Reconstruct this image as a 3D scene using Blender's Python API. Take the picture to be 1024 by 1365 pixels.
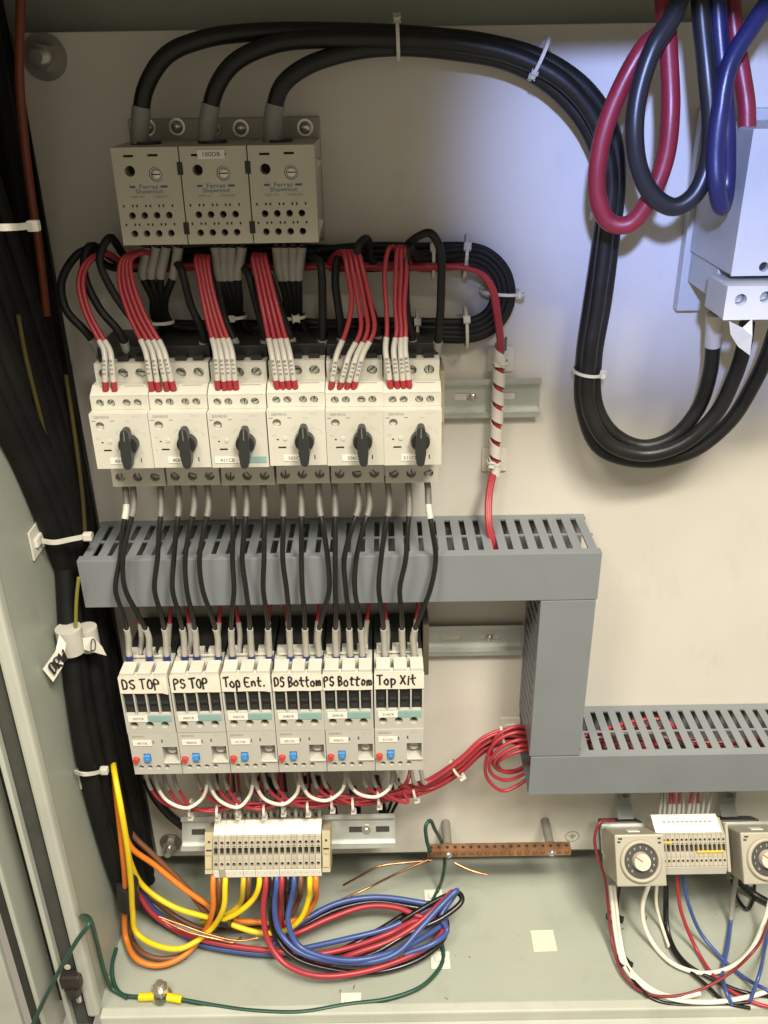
import bpy, bmesh, math, random
from mathutils import Vector, Matrix
random.seed(7)
for o in list(bpy.data.objects): bpy.data.objects.remove(o)
SC = bpy.context.scene
COL = SC.collection
# ------------------------------------------------------------------ camera
D, F, PITCH, ROLL, ZC = .74, 1200., math.radians(26.5), .016, .835
fw = Vector((0, math.cos(PITCH), -math.sin(PITCH)))
r0 = Vector((1, 0, 0)); u0 = Vector((0, math.sin(PITCH), math.cos(PITCH)))
rt = r0*math.cos(ROLL) - u0*math.sin(ROLL); up = u0*math.cos(ROLL) + r0*math.sin(ROLL)
cd = bpy.data.cameras.new('camera'); cam = bpy.data.objects.new('camera', cd); COL.objects.link(cam)
cam.matrix_world = Matrix(((rt.x, up.x, -fw.x, 0), (rt.y, up.y, -fw.y, -D), (rt.z, up.z, -fw.z, ZC), (0, 0, 0, 1)))
cd.sensor_fit = 'VERTICAL'; cd.sensor_height = 36; cd.lens = 36*F/1365; cd.clip_start = .01; cd.clip_end = 100
SC.camera = cam
# ------------------------------------------------------------------ world, lamps, exposure
w = bpy.data.worlds.new('World'); SC.world = w; w.use_nodes = True
w.node_tree.nodes['Background'].inputs[0].default_value = (1, .88, .68, 1)
w.node_tree.nodes['Background'].inputs[1].default_value = .37
def lamp(name, kind, loc, target, energy, color, **kw):
    l = bpy.data.lights.new(name, kind); o = bpy.data.objects.new(name, l); COL.objects.link(o)
    o.location = loc; o.rotation_euler = (Vector(target)-Vector(loc)).to_track_quat('-Z', 'Y').to_euler()
    l.energy = energy; l.color = color
    for k, v in kw.items(): setattr(l, k, v)
    return o
lamp('ceiling_lamp', 'AREA', (.50, -1.05, 1.95), (.40, -.40, 0), 42, (1, .925, .79), shape='RECTANGLE', size=.35, size_y=.9)
lamp('ceiling_tube', 'AREA', (.30, -1.08, 1.90), (.25, -.20, .1), 24, (1, .925, .79), shape='RECTANGLE', size=.8, size_y=.14)
lamp('ceiling_lamp', 'AREA', (-.60, -1.1, 1.95), (.1, -.2, .2), 20, (1, .91, .76), shape='RECTANGLE', size=.4, size_y=.6)
lamp('daylight_lamp', 'SPOT', (-.06, -1.1, 1.10), (.245, 0, .757), 92, (.38, .48, 1), spot_size=math.radians(20.5), spot_blend=1.0, shadow_soft_size=.025)
vs = SC.view_settings; vs.view_transform = 'Standard'; vs.look = 'None'; vs.gamma = 1; vs.exposure = 0
SC.render.engine = 'CYCLES'

# ------------------------------------------------------------------ measuring: photo pixel -> place on a plane h metres off the panel
def ray(px, py): return fw + rt*((px-512)/F) - up*((py-682.5)/F)
def P(px, py, h):
    d = ray(px, py); t = (D-h)/d.y; return Vector((d.x*t, -h, d.z*t+ZC))
def PF(px, py, z):                                           # on a level plane z above the cabinet floor
    d = ray(px, py); t = (z-ZC)/d.z; return Vector((d.x*t, -D+d.y*t, z))
def pt(a):
    if isinstance(a, Vector): return a
    if len(a) == 4: return PF(a[0], a[1], a[3])
    v = P(*a); return v if v.z > .006 else PF(a[0], a[1], .006)
# ------------------------------------------------------------------ materials
MATS = {}
def lin(c): return tuple(((v/255)/12.92 if v/255 <= .04045 else ((v/255+.055)/1.055)**2.4) for v in c)
def mat(name, col, rough=.5, metal=0, var=.06, scale=60, bump=0, bscale=400, spec=.5, trans=0, rvar=0, scuff=0, orand=0):
    if name in MATS: return MATS[name]
    m = bpy.data.materials.new(name); m.use_nodes = True; nt = m.node_tree; b = nt.nodes['Principled BSDF']
    b.inputs['Roughness'].default_value = rough; b.inputs['Metallic'].default_value = metal
    b.inputs['Specular IOR Level'].default_value = spec
    if trans: b.inputs['Transmission Weight'].default_value = trans
    tc = nt.nodes.new('ShaderNodeTexCoord'); nz = nt.nodes.new('ShaderNodeTexNoise'); nz.inputs['Scale'].default_value = scale
    nz.inputs['Detail'].default_value = 5; nt.links.new(tc.outputs['Object'], nz.inputs['Vector'])
    r = nt.nodes.new('ShaderNodeValToRGB'); r.color_ramp.elements[0].position = .3; r.color_ramp.elements[1].position = .7
    r.color_ramp.elements[0].color = tuple(max(0, c*(1-var)) for c in col)+(1,)
    r.color_ramp.elements[1].color = tuple(min(1, c*(1+var)) for c in col)+(1,)
    nt.links.new(nz.outputs['Fac'], r.inputs['Fac']); nt.links.new(r.outputs['Color'], b.inputs['Base Color'])
    if scuff:                                                # faint rubbed patches and small specks of dirt
        src = r.outputs['Color']
        for sc, lo, hi, k in ((26, .56, .76, scuff), (8, .50, .85, scuff*.8), (420, .70, .74, scuff*2.4)):
            n3 = nt.nodes.new('ShaderNodeTexNoise'); n3.inputs['Scale'].default_value = sc; n3.inputs['Detail'].default_value = 9; n3.inputs['Roughness'].default_value = .68
            mp = nt.nodes.new('ShaderNodeMapping'); mp.inputs['Scale'].default_value = (1, 1, .55); mp.inputs['Location'].default_value = (sc, 0, 0)
            nt.links.new(tc.outputs['Object'], mp.inputs['Vector']); nt.links.new(mp.outputs['Vector'], n3.inputs['Vector'])
            m3 = nt.nodes.new('ShaderNodeMapRange'); m3.inputs['From Min'].default_value = lo; m3.inputs['From Max'].default_value = hi; m3.inputs['To Max'].default_value = k
            nt.links.new(n3.outputs['Fac'], m3.inputs['Value'])
            mx = nt.nodes.new('ShaderNodeMixRGB'); mx.blend_type = 'MIX'; mx.inputs['Color2'].default_value = (col[0]*.45, col[1]*.42, col[2]*.36, 1)
            nt.links.new(m3.outputs['Result'], mx.inputs['Fac']); nt.links.new(src, mx.inputs['Color1']); src = mx.outputs['Color']
        nt.links.new(src, b.inputs['Base Color'])
    if orand:                                                # each moulding a slightly different tone
        lk = b.inputs['Base Color'].links[0]; src = lk.from_socket; oi = nt.nodes.new('ShaderNodeObjectInfo'); m4 = nt.nodes.new('ShaderNodeMapRange')
        m4.inputs['To Min'].default_value = 1-orand; m4.inputs['To Max'].default_value = 1+orand*.5; hs = nt.nodes.new('ShaderNodeHueSaturation')
        nt.links.new(oi.outputs['Random'], m4.inputs['Value']); nt.links.new(m4.outputs['Result'], hs.inputs['Value']); nt.links.new(src, hs.inputs['Color']); nt.links.new(hs.outputs['Color'], b.inputs['Base Color'])
    if rvar:
        mr = nt.nodes.new('ShaderNodeMapRange'); mr.inputs['To Min'].default_value = rough-rvar; mr.inputs['To Max'].default_value = rough+rvar
        nt.links.new(nz.outputs['Fac'], mr.inputs['Value']); nt.links.new(mr.outputs['Result'], b.inputs['Roughness'])
    if bump:
        n2 = nt.nodes.new('ShaderNodeTexNoise'); n2.inputs['Scale'].default_value = bscale; n2.inputs['Detail'].default_value = 3
        nt.links.new(tc.outputs['Object'], n2.inputs['Vector'])
        bp = nt.nodes.new('ShaderNodeBump'); bp.inputs['Strength'].default_value = bump; bp.inputs['Distance'].default_value = .0006
        nt.links.new(n2.outputs['Fac'], bp.inputs['Height']); nt.links.new(bp.outputs['Normal'], b.inputs['Normal'])
    MATS[name] = m; return m
panel_m = mat('panel_paint', (.66, .63, .56), .42, var=.035, scale=7, bump=.12, bscale=900, rvar=.06, scuff=.17)
grey_m = mat('cabinet_paint', (.36, .385, .325), .42, var=.05, scale=9, bump=.2, bscale=700, rvar=.08, scuff=.20)
flange_m = mat('flange_paint', (.46, .475, .41), .45, var=.06, scale=15, bump=.2, bscale=700, scuff=.2)
seal_shade_m = mat('seal_and_gap_shade', (.030, .027, .022), .9, var=.2, scale=80, bump=.6, bscale=1500)  # black seal foam; its dark colour also stands for shade in the hinge gap
sealg_m = mat('seal_grey', (.055, .055, .047), .8, var=.12, scale=60)
duct_m = mat('duct_plastic', (.20, .217, .228), .45, var=.05, scale=14, bump=.1, bscale=1500, scuff=.16)
white_m = mat('device_white', (.60, .58, .50), .42, var=.03, scale=40, scuff=.14, orand=.07)
cream_m = mat('device_cream', (.42, .385, .30), .45, var=.04, scale=50, scuff=.15, orand=.12)
dbm = mat('block_beige', (.54, .51, .41), .5, var=.05, scale=50, scuff=.15)
lgrey_m = mat('device_grey', (.50, .49, .43), .45, var=.04, scale=40, scuff=.16, orand=.06)
dark_m = mat('hole_dark', (.03, .027, .022), .7, var=.2)
black_m = mat('black_plastic', (.018, .018, .017), .42, var=.2)
knob_m = mat('knob_charcoal', (.026, .028, .026), .38, var=.12)
bcable_m = mat('cable_black', (.012, .012, .0115), .40, var=.35, scale=45, spec=.45, bump=.25, bscale=160, rvar=.13)
bundle_m = mat('bundle_black', (.008, .008, .0075), .65, var=.3, scale=30, spec=.22, rvar=.1)
bwire_m = mat('wire_black', (.011, .011, .0105), .26, var=.2)
red_m = mat('wire_red', (.36, .03, .042), .4, var=.08)
redc_m = mat('cable_red', (.26, .022, .035), .38, var=.12, scale=40, bump=.2, bscale=160, rvar=.12)
white_w = mat('wire_white', (.78, .74, .63), .4, var=.04)
blue_m = mat('wire_blue', (.045, .085, .27), .35, var=.08)
bluec_m = mat('cable_blue', (.018, .02, .085), .36, var=.14, scale=40, bump=.2, bscale=160, rvar=.12)
yel_m = mat('wire_yellow', (.80, .58, .01), .4, var=.06)
org_m = mat('wire_orange', (.72, .20, .02), .4, var=.06)
brn_m = mat('wire_brown', (.16, .07, .035), .45, var=.1)
grn_m = mat('wire_green', (.016, .065, .042), .4, var=.12)
cop_m = mat('copper_bare', (.62, .30, .16), .32, 1, var=.2, scale=200)
bar_m = mat('copper_bar', (.36, .185, .095), .42, .6, var=.25, scale=90, rvar=.1)
slv_g = mat('sleeve_grey', (.30, .29, .26), .5, var=.12)
slv_d = mat('sleeve_dark', (.17, .16, .14), .5, var=.15)
slv_w = mat('sleeve_white', (.54, .515, .455), .45, var=.06)
tie_m = mat('tie_nylon', (.64, .62, .54), .4, var=.06)
ferr_b = mat('ferrule_blue', (.03, .04, .16), .45, var=.1)
ferr_r = mat('ferrule_red', (.33, .03, .035), .45, var=.1)
steel_m = mat('zinc_steel', (.56, .59, .55), .36, .7, var=.12, scale=30, rvar=.1)
bolt_m = mat('bolt_steel', (.62, .60, .55), .24, .85, var=.1)
plate_m = mat('plate_steel', (.33, .31, .27), .5, .7, var=.08, scale=40)
paper_m = mat('paper_label', (.80, .77, .68), .6, var=.03, scale=60)
tape_m = mat('tape_label', (.76, .71, .59), .55, var=.05, scale=70)
teal_m = mat('teal_print', (.24, .40, .37), .5, var=.06)
ink_m = mat('marker_ink', (.018, .016, .016), .6)
print_m = mat('grey_print', (.27, .26, .23), .6)
pblack_m = mat('label_print', (.07, .065, .06), .6)
bprint_m = mat('blue_print', (.05, .11, .28), .55)
redb_m = mat('button_red', (.55, .05, .035), .35)
blueb_m = mat('button_blue', (.06, .25, .60), .35)
amber_m = mat('amber_jumper', (.72, .46, .03), .4)
timer_m = mat('timer_beige', (.38, .36, .285), .42, var=.04, scuff=.12)
note_m = mat('note_cream', (.80, .75, .50), .7, var=.03)
mount_m = mat('mount_white', (.70, .68, .60), .5, var=.05)
blackt_m = mat('tape_black', (.012, .012, .012), .45, var=.3)
clampy_m = mat('clamp_yellow', (.46, .40, .25), .5, var=.08)
clear_m = mat('clear_nylon', (.55, .53, .47), .3, var=.08)
# ------------------------------------------------------------------ mesh building
class B:
    def __init__(s): s.v = []; s.f = []; s.m = []; s.mats = []; s.sm = []
    def mi(s, m):
        if m not in s.mats: s.mats.append(m)
        return s.mats.index(m)
    def add(s, vs, fs, m, smooth=False):
        o = len(s.v); k = s.mi(m); s.v += [tuple(a) for a in vs]
        for f in fs: s.f.append([i+o for i in f]); s.m.append(k); s.sm.append(smooth)
        return s
    def box(s, x0, x1, y0, y1, z0, z1, m, c=0):
        if x0 > x1: x0, x1 = x1, x0
        if y0 > y1: y0, y1 = y1, y0
        if z0 > z1: z0, z1 = z1, z0
        if c <= 0:
            v = [(x, y, z) for x in (x0, x1) for y in (y0, y1) for z in (z0, z1)]
            return s.add(v, [(0, 1, 3, 2), (4, 6, 7, 5), (0, 4, 5, 1), (2, 3, 7, 6), (0, 2, 6, 4), (1, 5, 7, 3)], m)
        bm = bmesh.new(); bmesh.ops.create_cube(bm, size=1)
        for q in bm.verts: q.co = Vector(((x0+x1)/2+q.co.x*(x1-x0), (y0+y1)/2+q.co.y*(y1-y0), (z0+z1)/2+q.co.z*(z1-z0)))
        bmesh.ops.bevel(bm, geom=bm.edges[:], offset=c, segments=2, affect='EDGES', profile=.6)
        return s.frombm(bm, m)
    def frombm(s, bm, m, smooth=False):
        bm.verts.index_update()
        s.add([q.co[:] for q in bm.verts], [[q.index for q in f.verts] for f in bm.faces], m, smooth); bm.free(); return s
    def cyl(s, c, ax, r0, r1, L, m, n=16, cap=True, smooth=True):
        c = Vector(c); ax = Vector(ax).normalized(); a = ax.orthogonal().normalized(); b = ax.cross(a)
        v = []
        for i in range(n):
            t = 2*math.pi*i/n; d = a*math.cos(t)+b*math.sin(t); v += [c+d*r0, c+ax*L+d*r1]
        s.add(v, [(2*i, 2*((i+1) % n), 2*((i+1) % n)+1, 2*i+1) for i in range(n)], m, smooth)
        if cap:
            s.add(v, [tuple(2*i for i in reversed(range(n))), tuple(2*i+1 for i in range(n))], m)
        return s
    def dome(s, c, ax, r, hgt, m, n=14, k=4):
        c = Vector(c); ax = Vector(ax).normalized(); a = ax.orthogonal().normalized(); b = ax.cross(a); v = []; f = []
        for j in range(k):
            t = j/k*math.pi/2
            for i in range(n):
                q = 2*math.pi*i/n; v.append(c+(a*math.cos(q)+b*math.sin(q))*r*math.cos(t)+ax*hgt*math.sin(t))
        v.append(c+ax*hgt)
        for j in range(k-1):
            for i in range(n): f.append((j*n+i, j*n+(i+1) % n, (j+1)*n+(i+1) % n, (j+1)*n+i))
        for i in range(n): f.append(((k-1)*n+i, (k-1)*n+(i+1) % n, k*n))
        return s.add(v, f, m, True)
    def prism(s, poly, y0, y1, m, plane='xz'):               # polygon extruded along the third axis
        n = len(poly)
        q = (lambda a, t: (a[0], t, a[1])) if plane == 'xz' else (lambda a, t: (t, a[0], a[1])) if plane == 'yz' else (lambda a, t: (a[0], a[1], t))
        v = [q(a, y0) for a in poly]+[q(a, y1) for a in poly]
        bm = bmesh.new(); vv = [bm.verts.new(a) for a in v]
        bm.faces.new(vv[:n]); bm.faces.new(vv[n:][::-1])
        for i in range(n): bm.faces.new((vv[i], vv[n+i], vv[n+(i+1) % n], vv[(i+1) % n]))
        bmesh.ops.recalc_face_normals(bm, faces=bm.faces[:])
        return s.frombm(bm, m)
    def tube(s, pts, r, m, n=10, caps=True):
        rs = r if isinstance(r, (list, tuple)) else [r]*len(pts)
        T = [(pts[min(i+1, len(pts)-1)]-pts[max(i-1, 0)]).normalized() for i in range(len(pts))]
        a = T[0].orthogonal().normalized(); v = []
        for p, t, rr in zip(pts, T, rs):
            a = (a-t*a.dot(t)); a = a.normalized() if a.length > 1e-9 else t.orthogonal().normalized(); b = t.cross(a)
            for i in range(n):
                q = 2*math.pi*i/n; v.append(p+(a*math.cos(q)+b*math.sin(q))*rr)
        f = [(j*n+i, j*n+(i+1) % n, (j+1)*n+(i+1) % n, (j+1)*n+i) for j in range(len(pts)-1) for i in range(n)]
        s.add(v, f, m, True)
        if caps: s.add(v, [tuple(range(n))[::-1], tuple((len(pts)-1)*n+i for i in range(n))], m)
        return s
    def holed(s, x0, x1, z0, z1, yf, yb, holes, m, hm=None, back=True):
        # block whose front (y = yf) has real recesses: ('c', x, z, r, depth) or ('r', x0, x1, z0, z1, depth)
        bm = bmesh.new()
        def loop(c): 
            vv = [bm.verts.new((a, yf, b)) for a, b in c]
            return [bm.edges.new((vv[i], vv[(i+1) % len(vv)])) for i in range(len(vv))]
        es = loop([(x0, z0), (x1, z0), (x1, z1), (x0, z1)]); lo = []
        for h in holes:
            if h[0] == 'c':
                c = [(h[1]+h[3]*math.cos(2*math.pi*i/16), h[2]+h[3]*math.sin(2*math.pi*i/16)) for i in range(16)]
            else: c = [(h[1], h[3]), (h[2], h[3]), (h[2], h[4]), (h[1], h[4])]
            es += loop(c); lo.append((c, h[-1]))
        bmesh.ops.triangle_fill(bm, edges=es, use_beauty=True, normal=(0, -1, 0))
        for f in bm.faces:
            f.normal_update()
            if f.normal.y > 0: f.normal_flip()
        s.frombm(bm, m)
        for c, d in lo:
            n = len(c); v = [(a, yf, b) for a, b in c]+[(a, yf+d, b) for a, b in c]
            s.add(v, [(i, n+i, n+(i+1) % n, (i+1) % n) for i in range(n)], m, n > 4)
            s.add(v[n:], [tuple(range(n))], hm or dark_m)
        v = [(x0, yf, z0), (x1, yf, z0), (x1, yf, z1), (x0, yf, z1), (x0, yb, z0), (x1, yb, z0), (x1, yb, z1), (x0, yb, z1)]
        fs = [(0, 4, 5, 1), (1, 5, 6, 2), (2, 6, 7, 3), (3, 7, 4, 0)]
        if back: fs.append((4, 7, 6, 5))
        return s.add(v, fs, m)
    def mesh(s, name, loc=None):
        me = bpy.data.meshes.new(name); l = loc or Vector((0, 0, 0))
        me.from_pydata([(a[0]-l[0], a[1]-l[1], a[2]-l[2]) for a in s.v], [], s.f)
        for m in s.mats: me.materials.append(m)
        me.polygons.foreach_set('material_index', s.m); me.polygons.foreach_set('use_smooth', s.sm); me.update(); return me
    def obj(s, name, parent=None, loc=None, bevel=0):
        """loc: the vertices are in world space and loc becomes the origin; otherwise they are local to the parent"""
        o = bpy.data.objects.new(name, s.mesh(name, loc)); COL.objects.link(o)
        if parent: o.parent = parent
        if loc is not None: o.location = Vector(loc)-(parent.location if parent else Vector((0, 0, 0)))
        if bevel:
            b = o.modifiers.new('bevel', 'BEVEL'); b.width = bevel; b.segments = 2; b.limit_method = 'ANGLE'; b.angle_limit = math.radians(50); b.use_clamp_overlap = True
        return o
def tag(o, label, cat, group=None, kind=None):
    o['label'] = label; o['category'] = cat
    if group: o['group'] = group
    if kind: o['kind'] = kind
    return o
def structure(o): o['kind'] = 'structure'; return o
def thing(name, label, cat, loc, rx=0, group=None):
    o = bpy.data.objects.new(name, None); o.empty_display_size = .02; COL.objects.link(o); o.location = loc; o.rotation_euler = (rx, 0, 0)
    return tag(o, label, cat, group)
def part(name, mesh, parent, loc=(0, 0, 0)):
    o = bpy.data.objects.new(name, mesh); COL.objects.link(o); o.parent = parent; o.location = loc; return o
TXT = {}
def text_geo(s, size):
    if s not in TXT:
        c = bpy.data.curves.new('t', 'FONT'); c.body = s; c.align_x = 'CENTER'; c.align_y = 'CENTER'; c.resolution_u = 2; c.size = 1
        o = bpy.data.objects.new('t', c); me = bpy.data.meshes.new_from_object(o)
        TXT[s] = ([v.co[:] for v in me.vertices], [list(p.vertices) for p in me.polygons])
        bpy.data.objects.remove(o); bpy.data.curves.remove(c); bpy.data.meshes.remove(me)
    v, f = TXT[s]; return [(a[0]*size, 0, a[1]*size) for a in v], f
def text(s, size, loc, m, parent, sx=1, name='lettering', offset=0):
    v, f = text_geo(s, size)
    if not v: return None
    b = B(); b.add([(a[0]*sx, 0, a[2]) for a in v], f, m); return part(name, b.mesh(name), parent, loc)
GL = {  # marker strokes in a unit box
 'D': [[(.1, 0), (.12, 1), (.6, .92), (.85, .55), (.65, .12), (.08, 0)]], 'S': [[(.85, .85), (.5, 1), (.15, .8), (.3, .55), (.75, .42), (.8, .15), (.45, 0), (.1, .12)]],
 'T': [[(0, .95), (.95, 1)], [(.48, .98), (.45, 0)]], 'O': [[(.5, .95), (.1, .6), (.25, .08), (.7, .05), (.9, .5), (.65, .92), (.45, .95)]],
 'P': [[(.15, -.1), (.2, 1), (.7, .95), (.8, .62), (.2, .48)]], 'p': [[(.2, .6), (.15, -.4)], [(.2, .5), (.5, .65), (.8, .4), (.6, .05), (.2, .1)]],
 'o': [[(.5, .6), (.15, .4), (.2, .05), (.6, 0), (.8, .35), (.5, .6)]], 't': [[(.45, .95), (.4, .1), (.7, 0)], [(.1, .6), (.85, .65)]],
 'E': [[(.8, 1), (.15, .95), (.12, .02), (.8, 0)], [(.15, .5), (.65, .55)]], 'n': [[(.15, .6), (.15, 0)], [(.15, .4), (.5, .62), (.75, .4), (.78, 0)]],
 'B': [[(.12, 0), (.15, 1), (.65, .9), (.6, .6), (.18, .52), (.75, .4), (.7, .08), (.12, 0)]], 'm': [[(.05, .55), (.08, 0)], [(.08, .4), (.3, .6), (.45, .4), (.45, 0)], [(.45, .4), (.7, .6), (.9, .4), (.92, 0)]],
 'X': [[(.05, 1), (.9, 0)], [(.9, 1), (.08, .05)]], 'i': [[(.5, .6), (.5, 0)], [(.55, .85), (.6, .92)]], '.': [[(.35, 0), (.5, .06)]], 'R': [[(.12, 0), (.15, 1), (.7, .9), (.65, .55), (.18, .5), (.8, 0)]],
 'W': [[(.05, 1), (.25, 0), (.5, .65), (.7, 0), (.95, 1)]], ' ': []}
def handwriting(s, x0, x1, zb, hgt, m, parent, name, y=0, seed=0, frame=None, r=.00062):
    rnd = random.Random(seed); n = sum(.55 if c in ' .i' else 1 for c in s); w = (x1-x0)/n; x = x0; b = B()
    for c in s:
        cw = w*(.55 if c in ' .i' else 1)
        for st in GL[c]:
            pts = [Vector((x+cw*.86*(a+rnd.uniform(-.075, .075)), 0, zb+hgt*(q+rnd.uniform(-.075, .075)))) for a, q in st]
            sm = smooth_path(pts, 4) if len(pts) > 2 else pts
            v = []; f = []
            for i, p in enumerate(sm):
                t = (sm[min(i+1, len(sm)-1)]-sm[max(i-1, 0)]).normalized(); q = Vector((-t.z, 0, t.x))*r*rnd.uniform(.85, 1.15)
                e = t*(-r*.7 if i == 0 else r*.7 if i == len(sm)-1 else 0)
                v += [p+q+e, p-q+e]
            f = [(2*i, 2*i+1, 2*i+3, 2*i+2) for i in range(len(sm)-1)]
            yy = y-.00002*rnd.random(); b.add([(a.x, yy, a.z) for a in v], f, m)
        x += cw
    if frame: b.v = [frame @ Vector(a) for a in b.v]
    me = b.mesh(name); o = part(name, me, parent); return o
def smooth_path(p, k=8):
    if len(p) < 3: return list(p)
    out = []; q = [p[0]*2-p[1]]+list(p)+[p[-1]*2-p[-2]]
    for i in range(1, len(q)-2):
        a, b, c, d = q[i-1:i+3]
        ta = max((b-a).length, 1e-6)**.5; tb = max((c-b).length, 1e-6)**.5; tc = max((d-c).length, 1e-6)**.5
        t0, t1 = 0, ta; t2 = t1+tb; t3 = t2+tc
        for j in range(k):
            t = t1+(t2-t1)*j/k
            A1 = a*((t1-t)/(t1-t0))+b*((t-t0)/(t1-t0)); A2 = b*((t2-t)/(t2-t1))+c*((t-t1)/(t2-t1)); A3 = c*((t3-t)/(t3-t2))+d*((t-t2)/(t3-t2))
            B1 = A1*((t2-t)/(t2-t0))+A2*((t-t0)/(t2-t0)); B2 = A2*((t3-t)/(t3-t1))+A3*((t-t1)/(t3-t1))
            out.append(B1*((t2-t)/(t2-t1))+B2*((t-t1)/(t2-t1)))
    out.append(p[-1].copy()); return out
def subpath(path, s0, s1):
    L = [0]
    for i in range(1, len(path)): L.append(L[-1]+(path[i]-path[i-1]).length)
    T = L[-1]
    if s0 < 0: s0 += T
    if s1 <= 0: s1 += T
    s0 = max(0, min(T, s0)); s1 = max(0, min(T, s1))
    def at(s):
        for i in range(1, len(path)):
            if L[i] >= s-1e-9: return path[i-1].lerp(path[i], (s-L[i-1])/max(1e-9, L[i]-L[i-1]))
        return path[-1]
    return [at(s0)]+[p for p, l in zip(path, L) if s0+1e-5 < l < s1-1e-5]+[at(s1)]
def wire(name, pts, r, m, label, cat='wire', group=None, sleeves=(), k=8, n=10):
    """sleeves: (part name, start, end, material, radius factor); negative lengths count back from the end"""
    path = smooth_path([pt(a) for a in pts], k); base = path[0].copy()
    o = B().tube(path, r, m, n).obj(name, None, base); tag(o, label, cat, group)
    for (nm, s0, s1, sm, fr) in sleeves:
        c = part(nm, B().tube([p-base for p in subpath(path, s0, s1)], r*fr, sm, n).mesh(nm), o)
    return o
def tie(a, ang, ra, rb, label, m=None, group=None, head=(1, .3), hs=1., wid=.0024):
    """nylon band round a bundle running at ang degrees in the panel plane"""
    m = m or tie_m; c = pt(a); t = Vector((math.cos(math.radians(ang)), 0, math.sin(math.radians(ang)))); u = Vector((-t.z, 0, t.x)); v = Vector((0, -1, 0))
    n = 28; th = .0009; vs = []; b = B()
    for i in range(n):
        q = 2*math.pi*i/n; d = u*math.cos(q)*ra+v*math.sin(q)*rb; e = (u*math.cos(q)+v*math.sin(q)).normalized()*th
        vs += [c+d-t*wid/2, c+d+t*wid/2, c+d+e+t*wid/2, c+d+e-t*wid/2]
    b.add(vs, [(4*i+j, 4*i+(j+1) % 4, 4*((i+1) % n)+(j+1) % 4, 4*((i+1) % n)+j) for i in range(n) for j in range(4)], m)
    o = b.obj('cable_tie', None, c); tag(o, label, 'cable tie', group)
    q = math.atan2(head[1], head[0]); hc = u*math.cos(q)*(ra+.001)+v*math.sin(q)*(rb+.001); nn = (u*math.cos(q)/ra+v*math.sin(q)/rb).normalized(); tt = t.cross(nn).normalized()
    bm = bmesh.new(); bmesh.ops.create_cube(bm, size=1); 
    for x in bm.verts: x.co = hc + t*x.co.x*.0046*hs + tt*x.co.y*.0052*hs + nn*x.co.z*.0038*hs
    bmesh.ops.bevel(bm, geom=bm.edges[:], offset=.0007, segments=2, affect='EDGES')
    h = B(); h.frombm(bm, m); part('tie_head', h.mesh('tie_head'), o)
    return o
def adhesive_mount(c, nrm, upv, size, label, group='adhesive tie mounts'):
    """square stick-on cable mount"""
    c = Vector(c); nrm = Vector(nrm).normalized(); upv = Vector(upv).normalized(); sd = upv.cross(nrm)
    o = thing('adhesive_mount', label, 'cable mount', c, 0, group)
    def bx(w, hh, d0, d1):
        bm = bmesh.new(); bmesh.ops.create_cube(bm, size=1)
        for x in bm.verts: x.co = sd*x.co.x*w+upv*x.co.y*hh+nrm*((d0+d1)/2+x.co.z*(d1-d0))
        bmesh.ops.bevel(bm, geom=bm.edges[:], offset=.0005, segments=2, affect='EDGES'); return B().frombm(bm, mount_m)
    part('pad', bx(size, size, .0004, .002).mesh('pad'), o)
    part('bridge', bx(size*.55, size*.3, .002, .0048).mesh('bridge'), o)
    return o

# ================================================================== the cabinet (setting)
XL = -.29; XR = .62
pb = P(560, 1136, 0).z; ptop = P(500, 36, 0).z
structure(B().box(-.263, XR, 0, .003, pb, ptop, panel_m, .0008).obj('back_panel'))
structure(B().box(XL-.002, XR, .03, .032, -.02, ZC+.075, grey_m).obj('cabinet_back_wall'))
structure(B().box(XL-.002, XR, -.163, .03, -.002, 0, grey_m).obj('cabinet_floor'))
lip = B().box(XL+.004, XR, -.172, -.160, -.03, .0045, flange_m, .002).obj('floor_lip'); structure(lip)
structure(B().box(XL+.004, XR, -.20, -.172, -.012, -.008, flange_m, .001).obj('floor_flange'))
structure(B().box(XL-.002, XL, -.158, .03, 0, ZC+.075, grey_m).obj('cabinet_side_wall'))
structure(B().box(XL-.06, XR, -.298, .03, ZC+.075, ZC+.078, grey_m).obj('cabinet_top_shade'))  # out of view; overhang stretched forward to throw shade on the upper panel
# side frame: rolled edge, seal groove, recessed seal, dark strip painting the shade in the door gap, door edge
fr = structure(B().box(XL-.009, XL+.003, -.168, -.156, 0, ZC+.075, flange_m, .003).obj('cabinet_side_frame'))
B().box(XL-.0115, XL-.009, -.163, -.15, -.02, ZC+.07, seal_shade_m).obj('seal_strip', fr)
B().box(XL-.025, XL-.0115, -.1615, -.15, -.02, ZC+.07, sealg_m, .0012).obj('seal_strip', fr)
B().box(XL-.0295, XL-.025, -.168, -.14, -.02, ZC+.07, flange_m, .0012).obj('frame_edge', fr)
B().box(XL-.050, XL-.0295, -.135, -.13, -.02, ZC+.07, seal_shade_m).obj('hinge_gap_shade', fr)
dr = structure(B().box(XL-.0545, XL-.050, -.172, -.13, -.05, ZC+.07, flange_m, .0015).obj('door_edge'))
B().box(XL-.070, XL-.0545, -.160, -.13, -.05, ZC+.07, sealg_m, .001).obj('door_seal', dr)
B().box(XL-.14, XL-.070, -.176, -.17, -.05, ZC+.07, flange_m, .0015).obj('door_panel', dr)
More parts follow.
